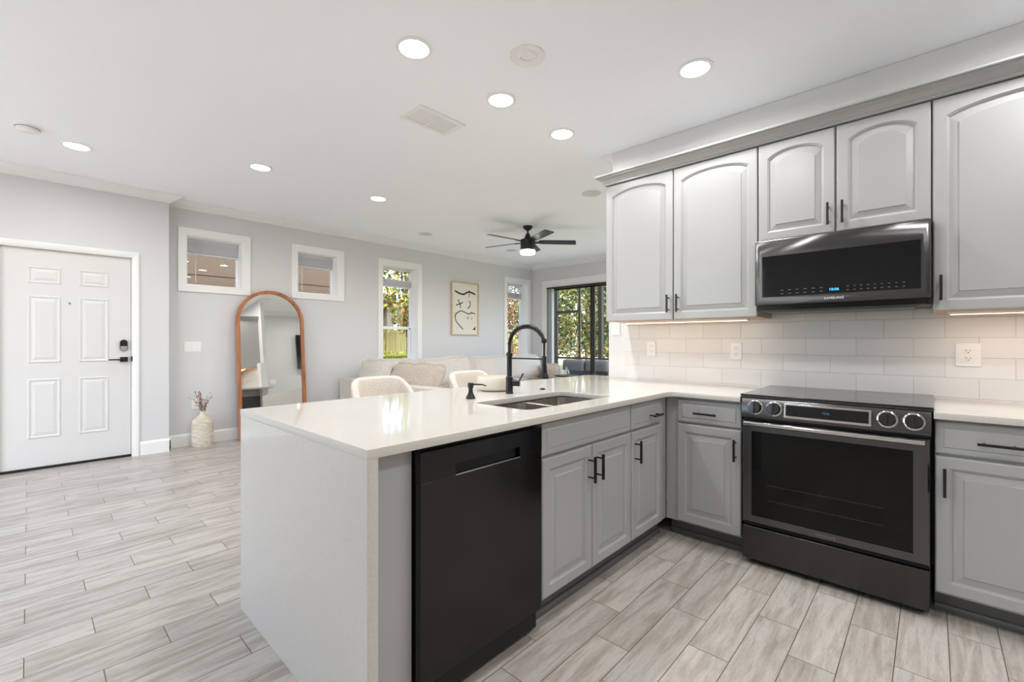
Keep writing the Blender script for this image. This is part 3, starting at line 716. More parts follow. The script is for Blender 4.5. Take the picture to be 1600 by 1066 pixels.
# ------------------------------------------------------------------ microwave
mw = thing('microwave_oven', 'black stainless over-the-range microwave', 'microwave', (2.90, .757, 0), RZ)
B().box(.002, .758, .03, .385, 1.375, 1.784).build('body', M.blackplastic, mw, bevel=.002)
b = B(); gx0, gx1, gz0, gz1 = .040, .722, 1.452, 1.686
def lp(o, d): return [(.001 + o, d, 1.406 + o), (.757 - o, d, 1.406 + o), (.757 - o, d, 1.778 - o), (.001 + o, d, 1.778 - o)]
def wl(d): return [(gx0, d, gz0), (gx1, d, gz0), (gx1, d, gz1), (gx0, d, gz1)]
b.loops([lp(0, .03), lp(0, .003), lp(.004, 0), wl(0), wl(.004)], True, True); md = b.build('microwave_door', M.bss, mw, smooth=True)
gl = B().box(gx0 + .001, gx1 - .001, .0015, .0035, gz0 + .001, gz1 - .001).build('door_glass', M.blackglass, md)
text('10:06', 'clock_digits', M.blue, gl, (.381, .0005, 1.474), .019, spacing=1.05)
text('SAMSUNG', 'logo', M.logo, md, (.381, -.0006, 1.428), .017, spacing=1.15)
for (a, c, n) in ((.140, .325, 6), (.440, .66, 9)):
    for r_ in (0, 1):
        for i in range(n):
            x = a + (c - a) * i / (n - 1)
            B().box(x - (.007 if a < .3 else .0045), x + (.007 if a < .3 else .0045), .0008, .0014, 1.466 + r_ * .020, 1.4685 + r_ * .020).build('key_legend', M.legend, gl)
b = B(); b.loops([[(x, q[0], q[1]) for q in ((.012, 1.404), (.0, 1.404), (.02, 1.378), (.05, 1.372), (.06, 1.404))] for x in (.02, .74)]); b.build('vent_grille', M.blackplastic, mw)
B().box(.05, .70, .06, .34, 1.366, 1.376).build('filter_plate', M.toe, mw, bevel=.002)

# ------------------------------------------------------------------ wall cabinets
def upper(label, Y0, w, z0, z1, doors):
    t = thing('wall_cabinet', label, 'cabinet', (XUP, Y0, z0), RZ, 'grey arched door wall cabinets'); H = z1 - z0
    B().box(0, w, .02, 3.358 - XUP, .004, H - .0).build('carcass', M.cab, t, bevel=.001)
    B().box(.004, w - .004, .03, XW - XUP - .01, -.0005, .0035).build('underside', M.cabin, t)
    for (a, c, hx) in doors:
        o = B(); panel_front(o, a, c, 0, H, arch=.042, fw=.058); o = o.build('door', M.cab, t)
        pull_on(o, hx, .108 if H > .7 else .098, L=.12)
    return t
ZB, ZU = 1.345, 2.362
upper('tall double door grey wall cabinet at the open left end', 1.797, 1.038, ZB, ZU, [(0, .516, .49), (.522, 1.036, .556)])
upper('short double door grey wall cabinet above the microwave', .757, .758, 1.79, ZU, [(.002, .374, .348), (.384, .756, .412)])
upper('tall grey wall cabinet right of the microwave', -.003, .61, ZB, ZU, [(.003, .605, .031)])
# cabinet crown
cr_ = thing('cabinet_crown', 'grey crown moulding along the top of the wall cabinets', 'moulding', (XUP, 1.797, ZU))
P_ = [(.02, .005), (-.006, .005), (-.010, .009), (-.010, .018), (-.014, .020), (-.018, .030), (-.030, .044), (-.048, .054), (-.048, .060), (-.060, .062), (-.062, .066), (-.062, .074), (.02, .074)]
b = B()
lps = []
for (px_, py_, sx_, sy_) in ((3.358 - XUP, 0, 0, -1), (0, 0, 1, -1), (0, -2.41, 1, 0)):
    lps.append([(px_ + (q[0] * sx_ if sx_ else 0), py_ + (q[0] * sy_), q[1]) for q in P_])
b.loops(lps); b.build('crown_profile', M.cab, cr_)
B().box(.02, 3.358 - XUP, -2.41, -.0, .0, .02).build('crown_top', M.cab, cr_)

# under cabinet light bars
for (Y0, w, lab) in ((1.70, .86, 'slim warm light bar under the left wall cabinet'), (-.06, .5, 'slim warm light bar under the right wall cabinet')):
    t = thing('under_cabinet_light', lab, 'light', (3.06, Y0, ZB - .001), RZ)
    B().box(0, w, 0, .05, -.014, 0).build('housing', M.plate, t, bevel=.002)
    B().box(.01, w - .01, .01, .04, -.0155, -.0142).build('lens', M.warm_emit, t)
    l = bpy.data.lights.new('bar', 'AREA'); l.shape = 'RECTANGLE'; l.size = w - .04; l.size_y = .03; l.energy = (.28 if Y0 > 1 else 1.5) * w; l.color = (1, .84, .70)
    lo = bpy.data.objects.new('bar_lamp', l); COL.objects.link(lo); lo.parent = t; lo.location = (w / 2, .025, -.018)

# ------------------------------------------------------------------ outlets and switches
def outlet(label, loc, rz, w=.072, h=.115, kind='duplex', n=1):
    t = thing('wall_outlet' if kind == 'duplex' else 'light_switch', label, 'outlet' if kind == 'duplex' else 'switch', loc, rz)
    B().box(-w / 2, w / 2, -.006, 0, -h / 2, h / 2).build('cover_plate', M.plate, t, bevel=.0025)
    if kind == 'duplex':
        for s in (-1, 1):
            b = B(); po = [(.0172 * math.cos(a) , max(-.0135, min(.0135, .0175 * math.sin(a)))) for a in [2 * PI * i / 24 for i in range(24)]]
            b.prism(po, lambda p, d: (p[0], d, p[1] + s * .0195), -.006, -.0078); so_ = b.build('socket', M.plate, t, bevel=.0005)
            b = B(); b.box(-.0085, -.006, -.0082, -.0076, s * .0195 + .0005, s * .0195 + .008).box(.006, .0085, -.0082, -.0076, s * .0195 + .0005, s * .0195 + .0075)
            b.lathe([(0, .0076), (.0026, .0076), (.0026, .0082), (0, .0082)], (0, 0, s * .0195 - .0065), 10, axis='y'); b.build('slots', M.plateslot, so_)
    else:
        for i in range(n):
            x = (i - (n - 1) / 2) * .046
            b = B(); b.loops([[(x + a, q[0], q[1]) for q in ((-.006, -.033), (-.0075, -.033), (-.0105, .033), (-.006, .033))] for a in (-.0165, .0165)]); b.build('rocker', M.plate, t, bevel=.0008)
    return t
XT = XW - .0092
outlet('white outlet on the tiles at the left end of the backsplash', (XT, 1.586, 1.140), RZ)
outlet('white outlet on the tiles just left of the range', (XT, .974, 1.130), RZ)
outlet('wide white outlet on the tiles right of the range', (XT, -.139, 1.128), RZ, w=.095, h=.118)
outlet('white light switch at the free end of the range wall', (XW, 1.900, 1.305), RZ, kind='switch', w=.075)
outlet('white triple light switch between front door and mirror', (1.287, YL, 1.133), 0, w=.162, h=.118, kind='switch', n=3)
outlet('white outlet low on the wall behind the stone vase', (1.31, YL, .47), 0)

# ------------------------------------------------------------------ ceiling fittings
def copy_tree(o, parent=None):
    c = o.copy(); COL.objects.link(c)
    if parent: c.parent = parent
    for ch in list(o.children): copy_tree(ch, c)
    return c
def downlight(label, x, y, watt):
    t = thing('recessed_light', label, 'ceiling light', (x, y, ZC), 0, 'round recessed lights in the white ceiling')
    B().lathe([(.078, 0), (.098, 0), (.098, -.004), (.080, -.008), (.078, -.004)], n=36).build('trim_ring', M.trim, t, smooth=True)
    B().lathe([(0, -.0035), (.077, -.0035), (.077, -.005), (0, -.005)], n=36).build('lens', M.white_emit, t)
    l = bpy.data.lights.new('downlight', 'AREA'); l.shape = 'DISK'; l.size = .14; l.energy = watt; l.color = (.97, .985, 1); l.spread = math.radians(170)
    lo = bpy.data.objects.new('downlight_lamp', l); COL.objects.link(lo); lo.parent = t; lo.location = (0, 0, -.008)
    return t
D = [('recessed light nearest the camera, left of the unlit recessed fixture', 1.433, 2.065), ('middle recessed light of the row over the peninsula, beside the vent', 2.131, 2.085),
     ('farthest recessed light of the row over the peninsula', 2.803, 2.084), ('lone recessed light in front of the wall cabinets', 2.664, 1.014),
     ('recessed light in front of the entry door, next to the smoke detector', .267, 5.124), ('recessed light in front of the first small window and mirror', 1.45, 4.51),
     ('recessed light farthest along the long wall, before the tall window', 2.669, 4.535)]
for l_, x, y in D: downlight(l_, x * .991, y * .991, DOWNLIGHT_W * (1.35 if y < 1.5 else 1))
for x, y in ((1.2, .9), (2.66, -.5), (1.3, -.6), (-.1, -.6), (2.5, -1.8), (-.3, 2.1), (-1.5, 5.0), (4.3, 1.75), (5.5, 1.75), (6.6, 1.75), (6.7, 3.1)):
    downlight('added recessed light in the unseen part of the ceiling, for more light', x, y, DOWNLIGHT_W * (1.15 if x > 4 else 1.3))  # extra unseen fixtures added to brighten kitchen, hall and living room
t = thing('recessed_eyeball', 'unlit white recessed ceiling fixture between the lit recessed lights', 'ceiling light', (1.887, 1.641, ZC))
B().lathe([(.058, 0), (.098, 0), (.098, -.006), (.09, -.009), (.066, -.007), (.058, -.002)], n=40).build('trim_ring', M.trim, t, smooth=True)
b = B().lathe([(0, -.001), (.058, -.001), (.056, -.003), (.046, -.014), (.04, -.015), (.036, -.006), (0, -.004)], (-.008, -.006, 0), 36).build('eyeball', M.trim, t, smooth=True)
def speaker(label, x, y, r):
    tag(B().lathe([(0, -.004), (r - .006, -.004), (r, -.002), (r, 0), (0, 0)], n=40).build('ceiling_speaker', M.grille, None, smooth=True, loc=(x, y, ZC)), label, 'speaker')
M.grille = pm('speaker_grille', (214, 212, 210), .8)
speaker('round flush ceiling speaker beside the wall cabinets', 4.113, 2.667, .105)
speaker('round flush ceiling speaker near the long wall left of the fan', 3.999, 5.472, .10)
speaker('round flush ceiling speaker behind the fan near the room corner', 5.748, 5.37, .10)
t = thing('ceiling_vent', 'white rectangular air vent in the ceiling beside the recessed lights', 'vent', (1.98, 2.62, ZC))
b = B(); wall_cells(lambda b, a, c, d, e: b.box(a, c, d, e, -.009, 0), -.20, .20, -.125, .125, [(-.165, -.006, -.09, .09), (.006, .165, -.09, .09)], b); b.build('frame', M.trim, t, bevel=.002)
b = B()
for i in range(13):
    y = -.085 + i * .0142
    for a, c in ((-.165, -.006), (.006, .165)): b.loops([[(x, y + q[0], q[1]) for q in ((0, -.001), (.007, -.006), (.008, -.0055), (.001, -.0005))] for x in (a, c)])
b.build('louvres', M.trim, t)
B().box(-.165, .165, -.09, .09, -.0006, 0).build('backing', M.trim, t)
t = thing('smoke_detector', 'round white smoke detector on the ceiling above the entry', 'smoke detector', (-.008, 4.89, ZC))
B().lathe([(0, 0), (.072, 0), (.072, -.010), (.066, -.012)] + [(.064, -.014), (.060, -.030), (.05, -.036), (0, -.037)], n=36).build('housing', M.plate, t, smooth=True)
B().lathe([(.0655, -.0115), (.067, -.0115), (.067, -.0145), (.0645, -.0145)], n=36).build('sensor_slot', M.plateslot, t)

# ceiling fan
fn = thing('ceiling_fan', 'black five blade ceiling fan with lit round lamp', 'fan', (4.70, 4.08, ZC))
B().lathe([(0, 0), (.068, 0), (.066, -.02), (.04, -.05), (.022, -.058), (0, -.058)], n=32).build('canopy', M.black, fn, smooth=True)
B().lathe([(0, -.05), (.012, -.05), (.012, -.115), (0, -.115)], n=16).build('downrod', M.black, fn, smooth=True)
B().lathe([(0, -.105), (.028, -.105), (.032, -.125), (.055, -.175), (.098, -.185), (.104, -.19), (.100, -.332), (0, -.332)], n=40).build('motor_housing', M.black, fn, smooth=True)
B().lathe([(0, -.31), (.098, -.330), (.104, -.340), (.104, -.368), (.094, -.385), (.0, -.395)], n=40).build('lamp_shade', M.fan_emit, fn, smooth=True)
for k in range(5):
    a = math.radians(29 + 72 * k); r = Matrix.Rotation(a, 4, 'Z') @ Matrix.Translation((0, 0, -.215)) @ Matrix.Rotation(math.radians(-13), 4, 'X')
    b = B(); q = [(.15, -.045), (.20, -.062), (.655, -.066), (.685, .035), (.67, .062), (.20, .058), (.15, .042)]
    b.prism(q, lambda p, d: tuple(r @ Vector((p[0], p[1], d))), -.004, .004); bl = b.build('blade', M.black, fn, bevel=.002)
    b = B(); b.prism([(.09, -.03), (.20, -.028), (.22, 0), (.20, .028), (.09, .03)], lambda p, d: tuple(r @ Vector((p[0], p[1], d))), -.011, -.0045); b.build('blade_bracket', M.black, bl)
l = bpy.data.lights.new('fan_bulb', 'AREA'); l.shape = 'DISK'; l.size = .17; l.energy = 22; l.color = (1, .96, .91)
lo = bpy.data.objects.new('fan_lamp', l); COL.objects.link(lo); lo.parent = fn; lo.location = (0, 0, -.402)

# ------------------------------------------------------------------ soft shapes
from mathutils import noise as mnoise
def soft_box(w, d, h, e=.35, puff=.0, n=10, wr=.006, seed=0, org='base'):
    """padded cushion: rounded box, thinner toward its seams when puff > 0"""
    b = B(); bm = b.bm
    bmesh.ops.create_cube(bm, size=2); bmesh.ops.subdivide_edges(bm, edges=bm.edges[:], cuts=n, use_grid_fill=True)
    for v in bm.verts:
        x, y, z = v.co
        r = min(e, .9)
        def sq(a, bb, c):  # round the edges by blending toward the sphere direction
            return a
        q = Vector((x, y, z)); m = max(abs(x), abs(y), abs(z))
        dims = Vector((w / 2, d / 2, h / 2)); rad = e * min(w, d, h) / 2 if e <= 1 else e
        core = Vector([max(-(dims[i] - rad), min(dims[i] - rad, q[i] * dims[i])) for i in range(3)])
        full = Vector([q[i] * dims[i] for i in range(3)]); dv = full - core
        p = core + dv.normalized() * rad if dv.length > 1e-9 else full
        if puff:
            fx, fz = min(1, abs(q.x)), min(1, abs(q.z))
            p.y *= 1 - puff * (max(fx, fz) ** 3.0) - puff * .35 * (fx * fz) ** 2
            p.z *= 1 - .06 * puff * (1 - abs(fx)) * 0 ; p.x *= 1 - .05 * fz ** 2 * 0
        nv = mnoise.noise(Vector((p.x * 5 + seed, p.y * 5, p.z * 5 + seed * 2)))
        p += p.normalized() * nv * wr
        if org == 'base': p.z += h / 2
        v.co = p
    return b

# sectional sofa
SX, SY = 2.98, 3.95
so_ = thing('sectional_sofa', 'large oatmeal L-shaped sectional sofa along the window wall', 'sofa', (SX, 6.14, 0))
def sb(nm, x0, x1, y0, y1, z0, z1, mat=M.sofa, e=.08, wr=.004, seed=0, parent=so_):
    o = soft_box(x1 - x0, y1 - y0, z1 - z0, e, 0, 9, wr, seed).build(nm, mat, parent, smooth=True, loc=((x0 + x1) / 2 - SX, (y0 + y1) / 2 - 6.14, z0)); return o
sb('base', 3.0, 7.2, 5.22, 6.12, .07, .30, e=.08); sb('base', 3.0, 3.96, 2.97, 5.22, .07, .30, e=.08, seed=3)
sb('back', 3.0, 7.2, 5.93, 6.14, .30, .68, e=.10, seed=1)
sb('side_back', 2.98, 3.18, 2.95, 5.95, .20, .675, e=.10, seed=2)
sb('arm', 7.0, 7.20, 5.22, 6.0, .28, .63, e=.12, seed=4)
xs = [3.2, 4.1, 5.07, 6.04, 7.0]
for i in range(4): sb('seat_cushion', xs[i] + .004, xs[i + 1] - .004, 5.2, 5.94, .295, .455, e=.35, seed=5 + i)
sb('seat_cushion', 3.19, 3.97, 4.10, 5.19, .295, .455, e=.35, seed=11); sb('seat_cushion', 3.19, 3.97, 2.96, 4.09, .295, .455, e=.35, seed=12)
for x in (3.08, 5.0, 7.1):
    for y in (5.32, 6.04): B().tube([(x - SX, y - 6.14, 0), (x - SX, y - 6.14, .08)], .02, 10).build('leg', M.black, so_)
for y in (3.05,): 
    for x in (3.08, 3.88): B().tube([(x - SX, y - 6.14, 0), (x - SX, y - 6.14, .08)], .02, 10).build('leg', M.black, so_)
def cushion(name, label, cat, loc, w, d, h, rz, lean, mat, seed, puff=.62, group=None, wr=.020, roll=0):
    o = soft_box(w, d, h, .8, puff, 14, wr, seed, org='c').build(name, mat, None, smooth=True, loc=loc)
    o.rotation_euler = (lean, roll, rz); return tag(o, label, cat, group)
G_ = 'large back cushions of the sectional sofa'
for i, (cx, w, lab) in enumerate(((3.62, .96, 'sofa back cushion in the left corner, half hidden by side cushions'), (4.63, 1.10, 'wide sofa back cushion just right of the magnolia window'),
                       (5.70, 1.06, 'sofa back cushion beneath the framed drawing'), (6.62, .90, 'rightmost sofa back cushion below the corner window'))):
    cushion('back_cushion', lab, 'cushion', (cx, 5.80, .70), w, .26, .50, 0, math.radians(-14), M.sofa, 20 + i, .72, G_, roll=math.radians((1, -2.5, -2, 1)[i]))
cushion('side_cushion', 'oatmeal side cushion at the far left of the sofa', 'cushion', (3.22, 5.55, .74), .74, .24, .42, -PI / 2, math.radians(-16), M.sofa, 31, .7, G_)
cushion('side_cushion', 'big taupe side cushion nearest the bar stools', 'cushion', (3.31, 4.75, .72), 1.08, .27, .43, -PI / 2, math.radians(-22), M.pillow, 33, .75, G_, roll=math.radians(0))
cushion('throw_pillow', 'small taupe pillow lying against the right sofa arm', 'pillow', (6.93, 5.42, .60), .50, .22, .34, PI / 2, math.radians(-15), M.pillow, 35, .6)

# bar stools
def stool(label, x, y, rz):
    t = thing('bar_stool', label, 'stool', (x, y, 0), rz, 'cream bar stools at the peninsula')
    # curved shell back, open to -y
    def shell(rad, zt_, inset):
        pts = []
        NU, NV = 28, 8
        for j in range(NV + 1):
            row = []
            for i in range(NU + 1):
                a = math.radians(-100 + 200 * i / NU); f = abs(a) / math.radians(100)
                top = .95 - .20 * max(0, (f - .38) / .62) ** 1.25
                z = .60 + (top - .60) * j / NV; fl = 1 + .10 * (j / NV)
                xx = rad * math.sin(a); yy = rad * math.cos(a)
                # squarish back
                m_ = max(abs(math.sin(a)), abs(math.cos(a))); k_ = 1 + (1 / m_ - 1) * .45
                row.append((xx * k_ * fl, yy * k_ * .92 * fl, z))
            pts.append(row)
        return pts
    o_ = shell(.205, 0, 0); i_ = shell(.165, 0, 0)
    b = B(); lps = []
    NU = 28
    for i in range(NU + 1):
        out = [o_[j][i] for j in range(9)]; inn = [i_[j][i] for j in range(8, -1, -1)]
        ct_ = (Vector(out[-1]) + Vector(inn[0])) / 2; ct_.z += .014
        lps.append(out + [tuple(ct_)] + inn)
    b.loops(lps); b.build('backrest', M.stool, t, smooth=True, sub=1)
    soft_box(.40, .40, .09, .5, 0, 8, .002, 3).build('seat', M.stool, t, smooth=True, loc=(0, -.02, .565))
    for sx_ in (-1, 1):
        for sy_ in (-1, 1): B().tube([(sx_ * .15, sy_ * .15 - .01, .57), (sx_ * .20, sy_ * .20 - .01, 0)], [.013, .009], 12).build('leg', M.black, t, smooth=True)
    B().tube([(-.185, -.195, .2), (.185, -.195, .2)], .008, 10).build('footrest', M.black, t)
    return t
stool('cream upholstered bar stool nearer the waterfall end', 1.60, 2.58, math.radians(-4))
stool('cream upholstered bar stool behind the soap dispenser and bowl', 2.41, 2.58, math.radians(-2))

# side table and glass bottle
t = thing('side_table', 'small round black side table by the sofa arm', 'table', (6.22, 4.53, 0))
B().lathe([(0, .60), (.2, .60), (.2, .62), (0, .62)], n=32).build('tabletop', M.black, t, bevel=.003)
B().lathe([(0, 0), (.13, 0), (.13, .015), (.015, .025), (.015, .60), (0, .60)], n=24).build('pedestal', M.black, t, smooth=True)
tag(B().lathe([(0, 0), (.045, 0), (.048, .05), (.03, .085), (.016, .10), (.016, .14), (.013, .14), (.013, .10), (.027, .083), (.044, .05), (.042, .004), (0, .004)], n=24).build('glass_bottle', M.glassbottle, None, smooth=True, loc=(6.22, 4.53, .62)), 'small clear glass bottle on the side table by the sofa end', 'bottle')

# television on the far side wall
t = thing('television', 'slim black wall television, seen in the arched mirror', 'television', (5.23, YTV + .02, 1.80))
B().box(-.72, .72, .04, .08, -.42, .42).build('screen', M.tvscreen, t, bevel=.004)
B().box(-.2, .2, -.018, .04, -.2, .2).build('wall_bracket', M.black, t)
outlet('white outlet plate on the television wall, seen in the mirror', (3.95, YTV, 1.1), PI, w=.12)

# arched mirror
MW, MHT, MR = .80, 1.845, .40
lean = math.asin(.150 / MHT)
mr = thing('floor_mirror', 'tall arched walnut framed floor mirror leaning on the wall', 'mirror', (2.105, 6.055, .0), 0, None, -lean)
def arch(o, n=28): 
    return [(-MW / 2 + o, .0 + o if o else 0), (MW / 2 - o, .0 + o if o else 0)] + [(x, z) for x, z in arcpts(0, MHT - MR, MR - o, 0, PI, n)]
fw = .040
b = B(); A0, A1 = arch(0), arch(fw)
b.loops([[(p[0], -.0, p[1]) for p in A0], [(p[0], -.034, p[1]) for p in A0], [(p[0] * .985, -.038, p[1] * .998) for p in A0], [(p[0], -.036, p[1]) for p in A1], [(p[0], -.0, p[1]) for p in A1], [(p[0], -.0, p[1]) for p in A0]], False, False)
b.build('frame', M.wood, mr, smooth=True)
b = B(); A = arch(fw - .002); b.loops([[(p[0], -.018, p[1]) for p in A], [(p[0], -.012, p[1]) for p in A]]); b.build('mirror_pane', M.mirror, mr)

# stone vase with dried stems
vs = thing('stone_vase', 'rough cream stone floor vase beside the arched mirror', 'vase', (1.352, 6.09, 0))
vp = [(0, 0), (.098, 0), (.104, .012), (.106, .10), (.106, .25), (.104, .28), (.092, .305), (.06, .335), (.034, .355), (.024, .37), (.024, .40), (.020, .402), (.017, .398), (.017, .36), (0, .35)]
B().lathe(vp, n=48, sx=1, sy=.68).build('vase_body', M.vase, vs, smooth=True)
rnd = random.Random(5)
st_ = thing('dried_stems', 'dried brown flower stems standing in the stone vase', 'dried flowers', (1.352, 6.09, .36))
b = B(); b2 = B()
for i in range(13):
    a = rnd.uniform(0, 2 * PI); sp = rnd.uniform(.02, .085); h_ = rnd.uniform(.12, .27)
    p0 = Vector((0, 0, .0)); p1 = Vector((math.cos(a) * sp, math.sin(a) * sp * .6, h_))
    b.tube([p0, p0.lerp(p1, .5) + Vector((0, 0, .02)), p1], .0014, 5)
    for k in range(11):
        c = p0.lerp(p1, .35 + .65 * k / 10) + Vector((rnd.uniform(-.012, .012), rnd.uniform(-.01, .01), rnd.uniform(-.01, .01)))
        r = rnd.uniform(.005, .0095); dv = Vector((rnd.uniform(-1, 1), rnd.uniform(-1, 1), rnd.uniform(.3, 1))).normalized()
        b2.tube([c - dv * r, c, c + dv * r * 1.6], [.0008, r * .55, .0005], 6)
for s, (ex, ez) in ((-1, (-.125, .20)), (1, (.07, .245))):
    b.tube([(0, 0, 0), (ex * .4, 0, ez * .7), (ex, 0, ez)], .0009, 4); c = Vector((ex, 0, ez)); b2.tube([c, c + Vector((s * .006, 0, .002)), c + Vector((s * .014, 0, .002))], [.001, .004, .001], 6)
b.build('stems', M.dried, st_); b2.build('seed_heads', M.dried, st_)

# framed drawing
pc = thing('framed_drawing', 'pale oak framed black line drawing on the living room wall', 'picture', (5.42, YL, 1.788))
PW, PH = .652, .962
b = B(); wall_cells(lambda b, a, c, d, e: b.box(a, c, -.032, -.002, d, e), -PW / 2, PW / 2, -PH / 2, PH / 2, [(-PW / 2 + .02, PW / 2 - .02, -PH / 2 + .02, PH / 2 - .02)], b); b.build('picture_frame', M.oak, pc)
pp = B().box(-PW / 2 + .02, PW / 2 - .02, -.014, -.004, -PH / 2 + .02, PH / 2 - .02).build('paper', M.paper, pc)
def im(p): return (((p[0] - 145) / 400 - .5) * PW, (.5 - (p[1] - 112) / 790) * PH)
def ribbon(b, pts, w):
    P = [Vector(im(p)) for p in pts]; Q = []
    for i in range(len(P) - 1):
        p0 = P[max(i - 1, 0)]; p1 = P[i]; p2 = P[i + 1]; p3 = P[min(i + 2, len(P) - 1)]
        for k in range(6):
            u = k / 6; Q.append(.5 * ((2 * p1) + (p2 - p0) * u + (2 * p0 - 5 * p1 + 4 * p2 - p3) * u * u + (3 * p1 - p0 - 3 * p2 + p3) * u ** 3))
    Q.append(P[-1]); L_, R_2 = [], []
    for i, q in enumerate(Q):
        tt = (Q[min(i + 1, len(Q) - 1)] - Q[max(i - 1, 0)]).normalized(); nn = Vector((-tt.y, tt.x)) * w / 2 * (.85 + .3 * rnd.random())
        L_.append(q + nn); R_2.append(q - nn)
    b.loops([[(l_.x, -.0148, l_.y), (r_.x, -.0148, r_.y), (r_.x, -.0138, r_.y), (l_.x, -.0138, l_.y)] for l_, r_ in zip(L_, R_2)])
b = B()
for pts_, w in (([(195, 250), (250, 280), (320, 293), (370, 262), (410, 250), (450, 262), (495, 278)], .030), ([(405, 220), (407, 275), (402, 335)], .013), ([(240, 378), (265, 430), (280, 500)], .018), ([(212, 462), (262, 442), (310, 415)], .018),
                ([(400, 385), (420, 410), (418, 460), (385, 505)], .017), ([(495, 578), (440, 562), (400, 582), (350, 565), (290, 543), (235, 570), (205, 610), (208, 680), (250, 745), (315, 820)], .017),
                ([(440, 540), (442, 590)], .009), ([(190, 575), (216, 592)], .009), ([(196, 610), (206, 634)], .022), ([(365, 650), (402, 632)], .008), ([(375, 622), (394, 668)], .008), ([(438, 620), (450, 640), (434, 670)], .008)):
    ribbon(b, pts_, w)
tr_ = [im(p) for p in ((497, 768), (497, 822), (455, 822))]; b.prism(tr_, lambda p, d: (p[0], d, p[1]), -.0148, -.0138)
b.build('ink_strokes', M.ink, pp)

# ------------------------------------------------------------------ outside
GZ = -.14
struct(B().box(-14, 60, YL + .25, 60, GZ - .1, GZ).build('ground', M.grass), 'lawn outside the house')
struct(B().box(XF + .15, 60, -14, YL + .25, GZ - .1, GZ).build('ground', M.grass), 'lawn beyond the patio')
struct(B().box(-20, XR0 - .15, -14, YL + .25, GZ - .1, GZ).build('ground', M.concrete), 'added paved terrace behind the camera, bounces daylight indoors')  # unseen pale paving added to bounce sunlight through the rear opening
struct(B().box(XF + .16, 10.1, 1.5, 8.2, GZ, GZ + .08).build('floor_patio', M.concrete), 'pale concrete patio slab')
nh = thing('neighbour_house', 'tan stucco neighbouring house seen through the two small high windows', 'house', (0, 9.0, GZ))
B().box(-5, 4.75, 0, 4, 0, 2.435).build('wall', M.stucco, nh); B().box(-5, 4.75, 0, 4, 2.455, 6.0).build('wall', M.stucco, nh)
B().box(-5, 4.74, .012, 4, 2.435, 2.455).build('stucco_joint', M.stucco_line, nh)
ph = thing('far_house', 'distant house corner with dark eave and post, left in the magnolia window', 'house', (9.9, 16, GZ))
B().box(-5.0, .15, -.3, 4, 2.82, 3.2).build('eave', M.bronze, ph); B().box(-.15, .17, -.1, .2, 0, 2.82).build('post', M.greybldg, ph); B().box(-5, -.9, 1.6, 4, 0, 2.82).build('wall', M.trim, ph)
fe = thing('garden_fence', 'tan panel fence behind the hedge outside the magnolia window', 'fence', (5.0, 12, GZ))
B().box(.0, 9, 0, .04, .05, 1.6).build('fence_panel', M.fence, fe)
b = B().box(0, 9, -.02, .06, 1.58, 1.68); b.build('top_rail', M.fence, fe, bevel=.004)
for k in range(5): B().box(.2 + k * 2.1, .34 + k * 2.1, -.05, .09, 0, 1.72).build('post', M.fence, fe, bevel=.005)
for k in range(44):
    B().box(.05 + k * .2, .065 + k * .2, -.008, .0, .06, 1.58).build('board_batten', M.fence, fe) if k < 40 else None
def leaves(b, c, rad, n, s, seed, shell=.35, flat=False):
    r = random.Random(seed); c = Vector(c)
    for i in range(n):
        while True:
            p = Vector((r.uniform(-1, 1), r.uniform(-1, 1), r.uniform(-1, 1)))
            if flat or shell < p.length < 1: break
        p = Vector((p.x * rad[0], p.y * rad[1], p.z * rad[2])) + c
        d = Vector((r.gauss(0, 1), r.gauss(0, 1), r.gauss(0, .7))).normalized(); u = d.orthogonal().normalized()
        u = (Matrix.Rotation(r.uniform(0, 6.28), 3, d) @ u); w = d.cross(u); L_ = s * r.uniform(.7, 1.3); k = L_ * .38
        v = [b.bm.verts.new(q) for q in (p - u * L_ / 2, p + w * k / 2 + d * k * .15, p + u * L_ / 2, p - w * k / 2 + d * k * .15)]
        b.bm.faces.new(v)
def leafbuild(b, name, mat, parent=None, loc=None):
    me = bpy.data.meshes.new(name); b.bm.to_mesh(me); b.bm.free(); o = bpy.data.objects.new(name, me); COL.objects.link(o); me.materials.append(mat)
    if parent: o.parent = parent
    if loc: o.location = loc
    return o
def tree(label, loc, h, blobs, n, s, mat, seed, cat='tree', tr=.07, name='tree'):
    t = thing(name, label, cat, loc)
    r = random.Random(seed); br = B()
    br.tube([(0, 0, 0), (.05, 0, h * .5), (0, .05, h)], [tr, tr * .8, tr * .4], 10)
    b = B()
    for i, (bx, by, bz, rx_, ry_, rz_) in enumerate(blobs):
        leaves(b, (bx, by, bz), (rx_, ry_, rz_), n, s, seed * 10 + i)
        br.tube([(0, 0, min(h, bz) * .5), (bx * .5, by * .5, bz * .8), (bx, by, bz)], [tr * .6, tr * .4, tr * .15], 7)
    br.build('trunk', M.bark, t, smooth=True); leafbuild(b, 'foliage', mat, t); return t
tree('golden green magnolia tree outside the tall window', (7.2, 10.7, GZ), 3.2, [(0, 0, 2.9, 1.0, .8, 1.0), (-.5, -.2, 4.0, 1.0, .8, .7), (.2, .1, 2.1, .55, .6, .6), (.6, 0, 3.8, 1.0, .8, .9), (-.2, 0, 5.0, 1.4, .8, .8)], 900, .17, M.leaf_mag, 3)
hd = thing('clipped_hedge', 'low yellow green hedge outside the magnolia window', 'hedge', (6.0, 9.1, GZ)); b = B(); leaves(b, (0, 0, .55), (1.1, .32, .55), 6000, .055, 77, flat=True); leafbuild(b, 'foliage', M.leaf_hedge, hd)
B().box(-1.05, 1.05, -.27, .27, 0, 1.0).build('hedge_core', M.leaf_hedge, hd)
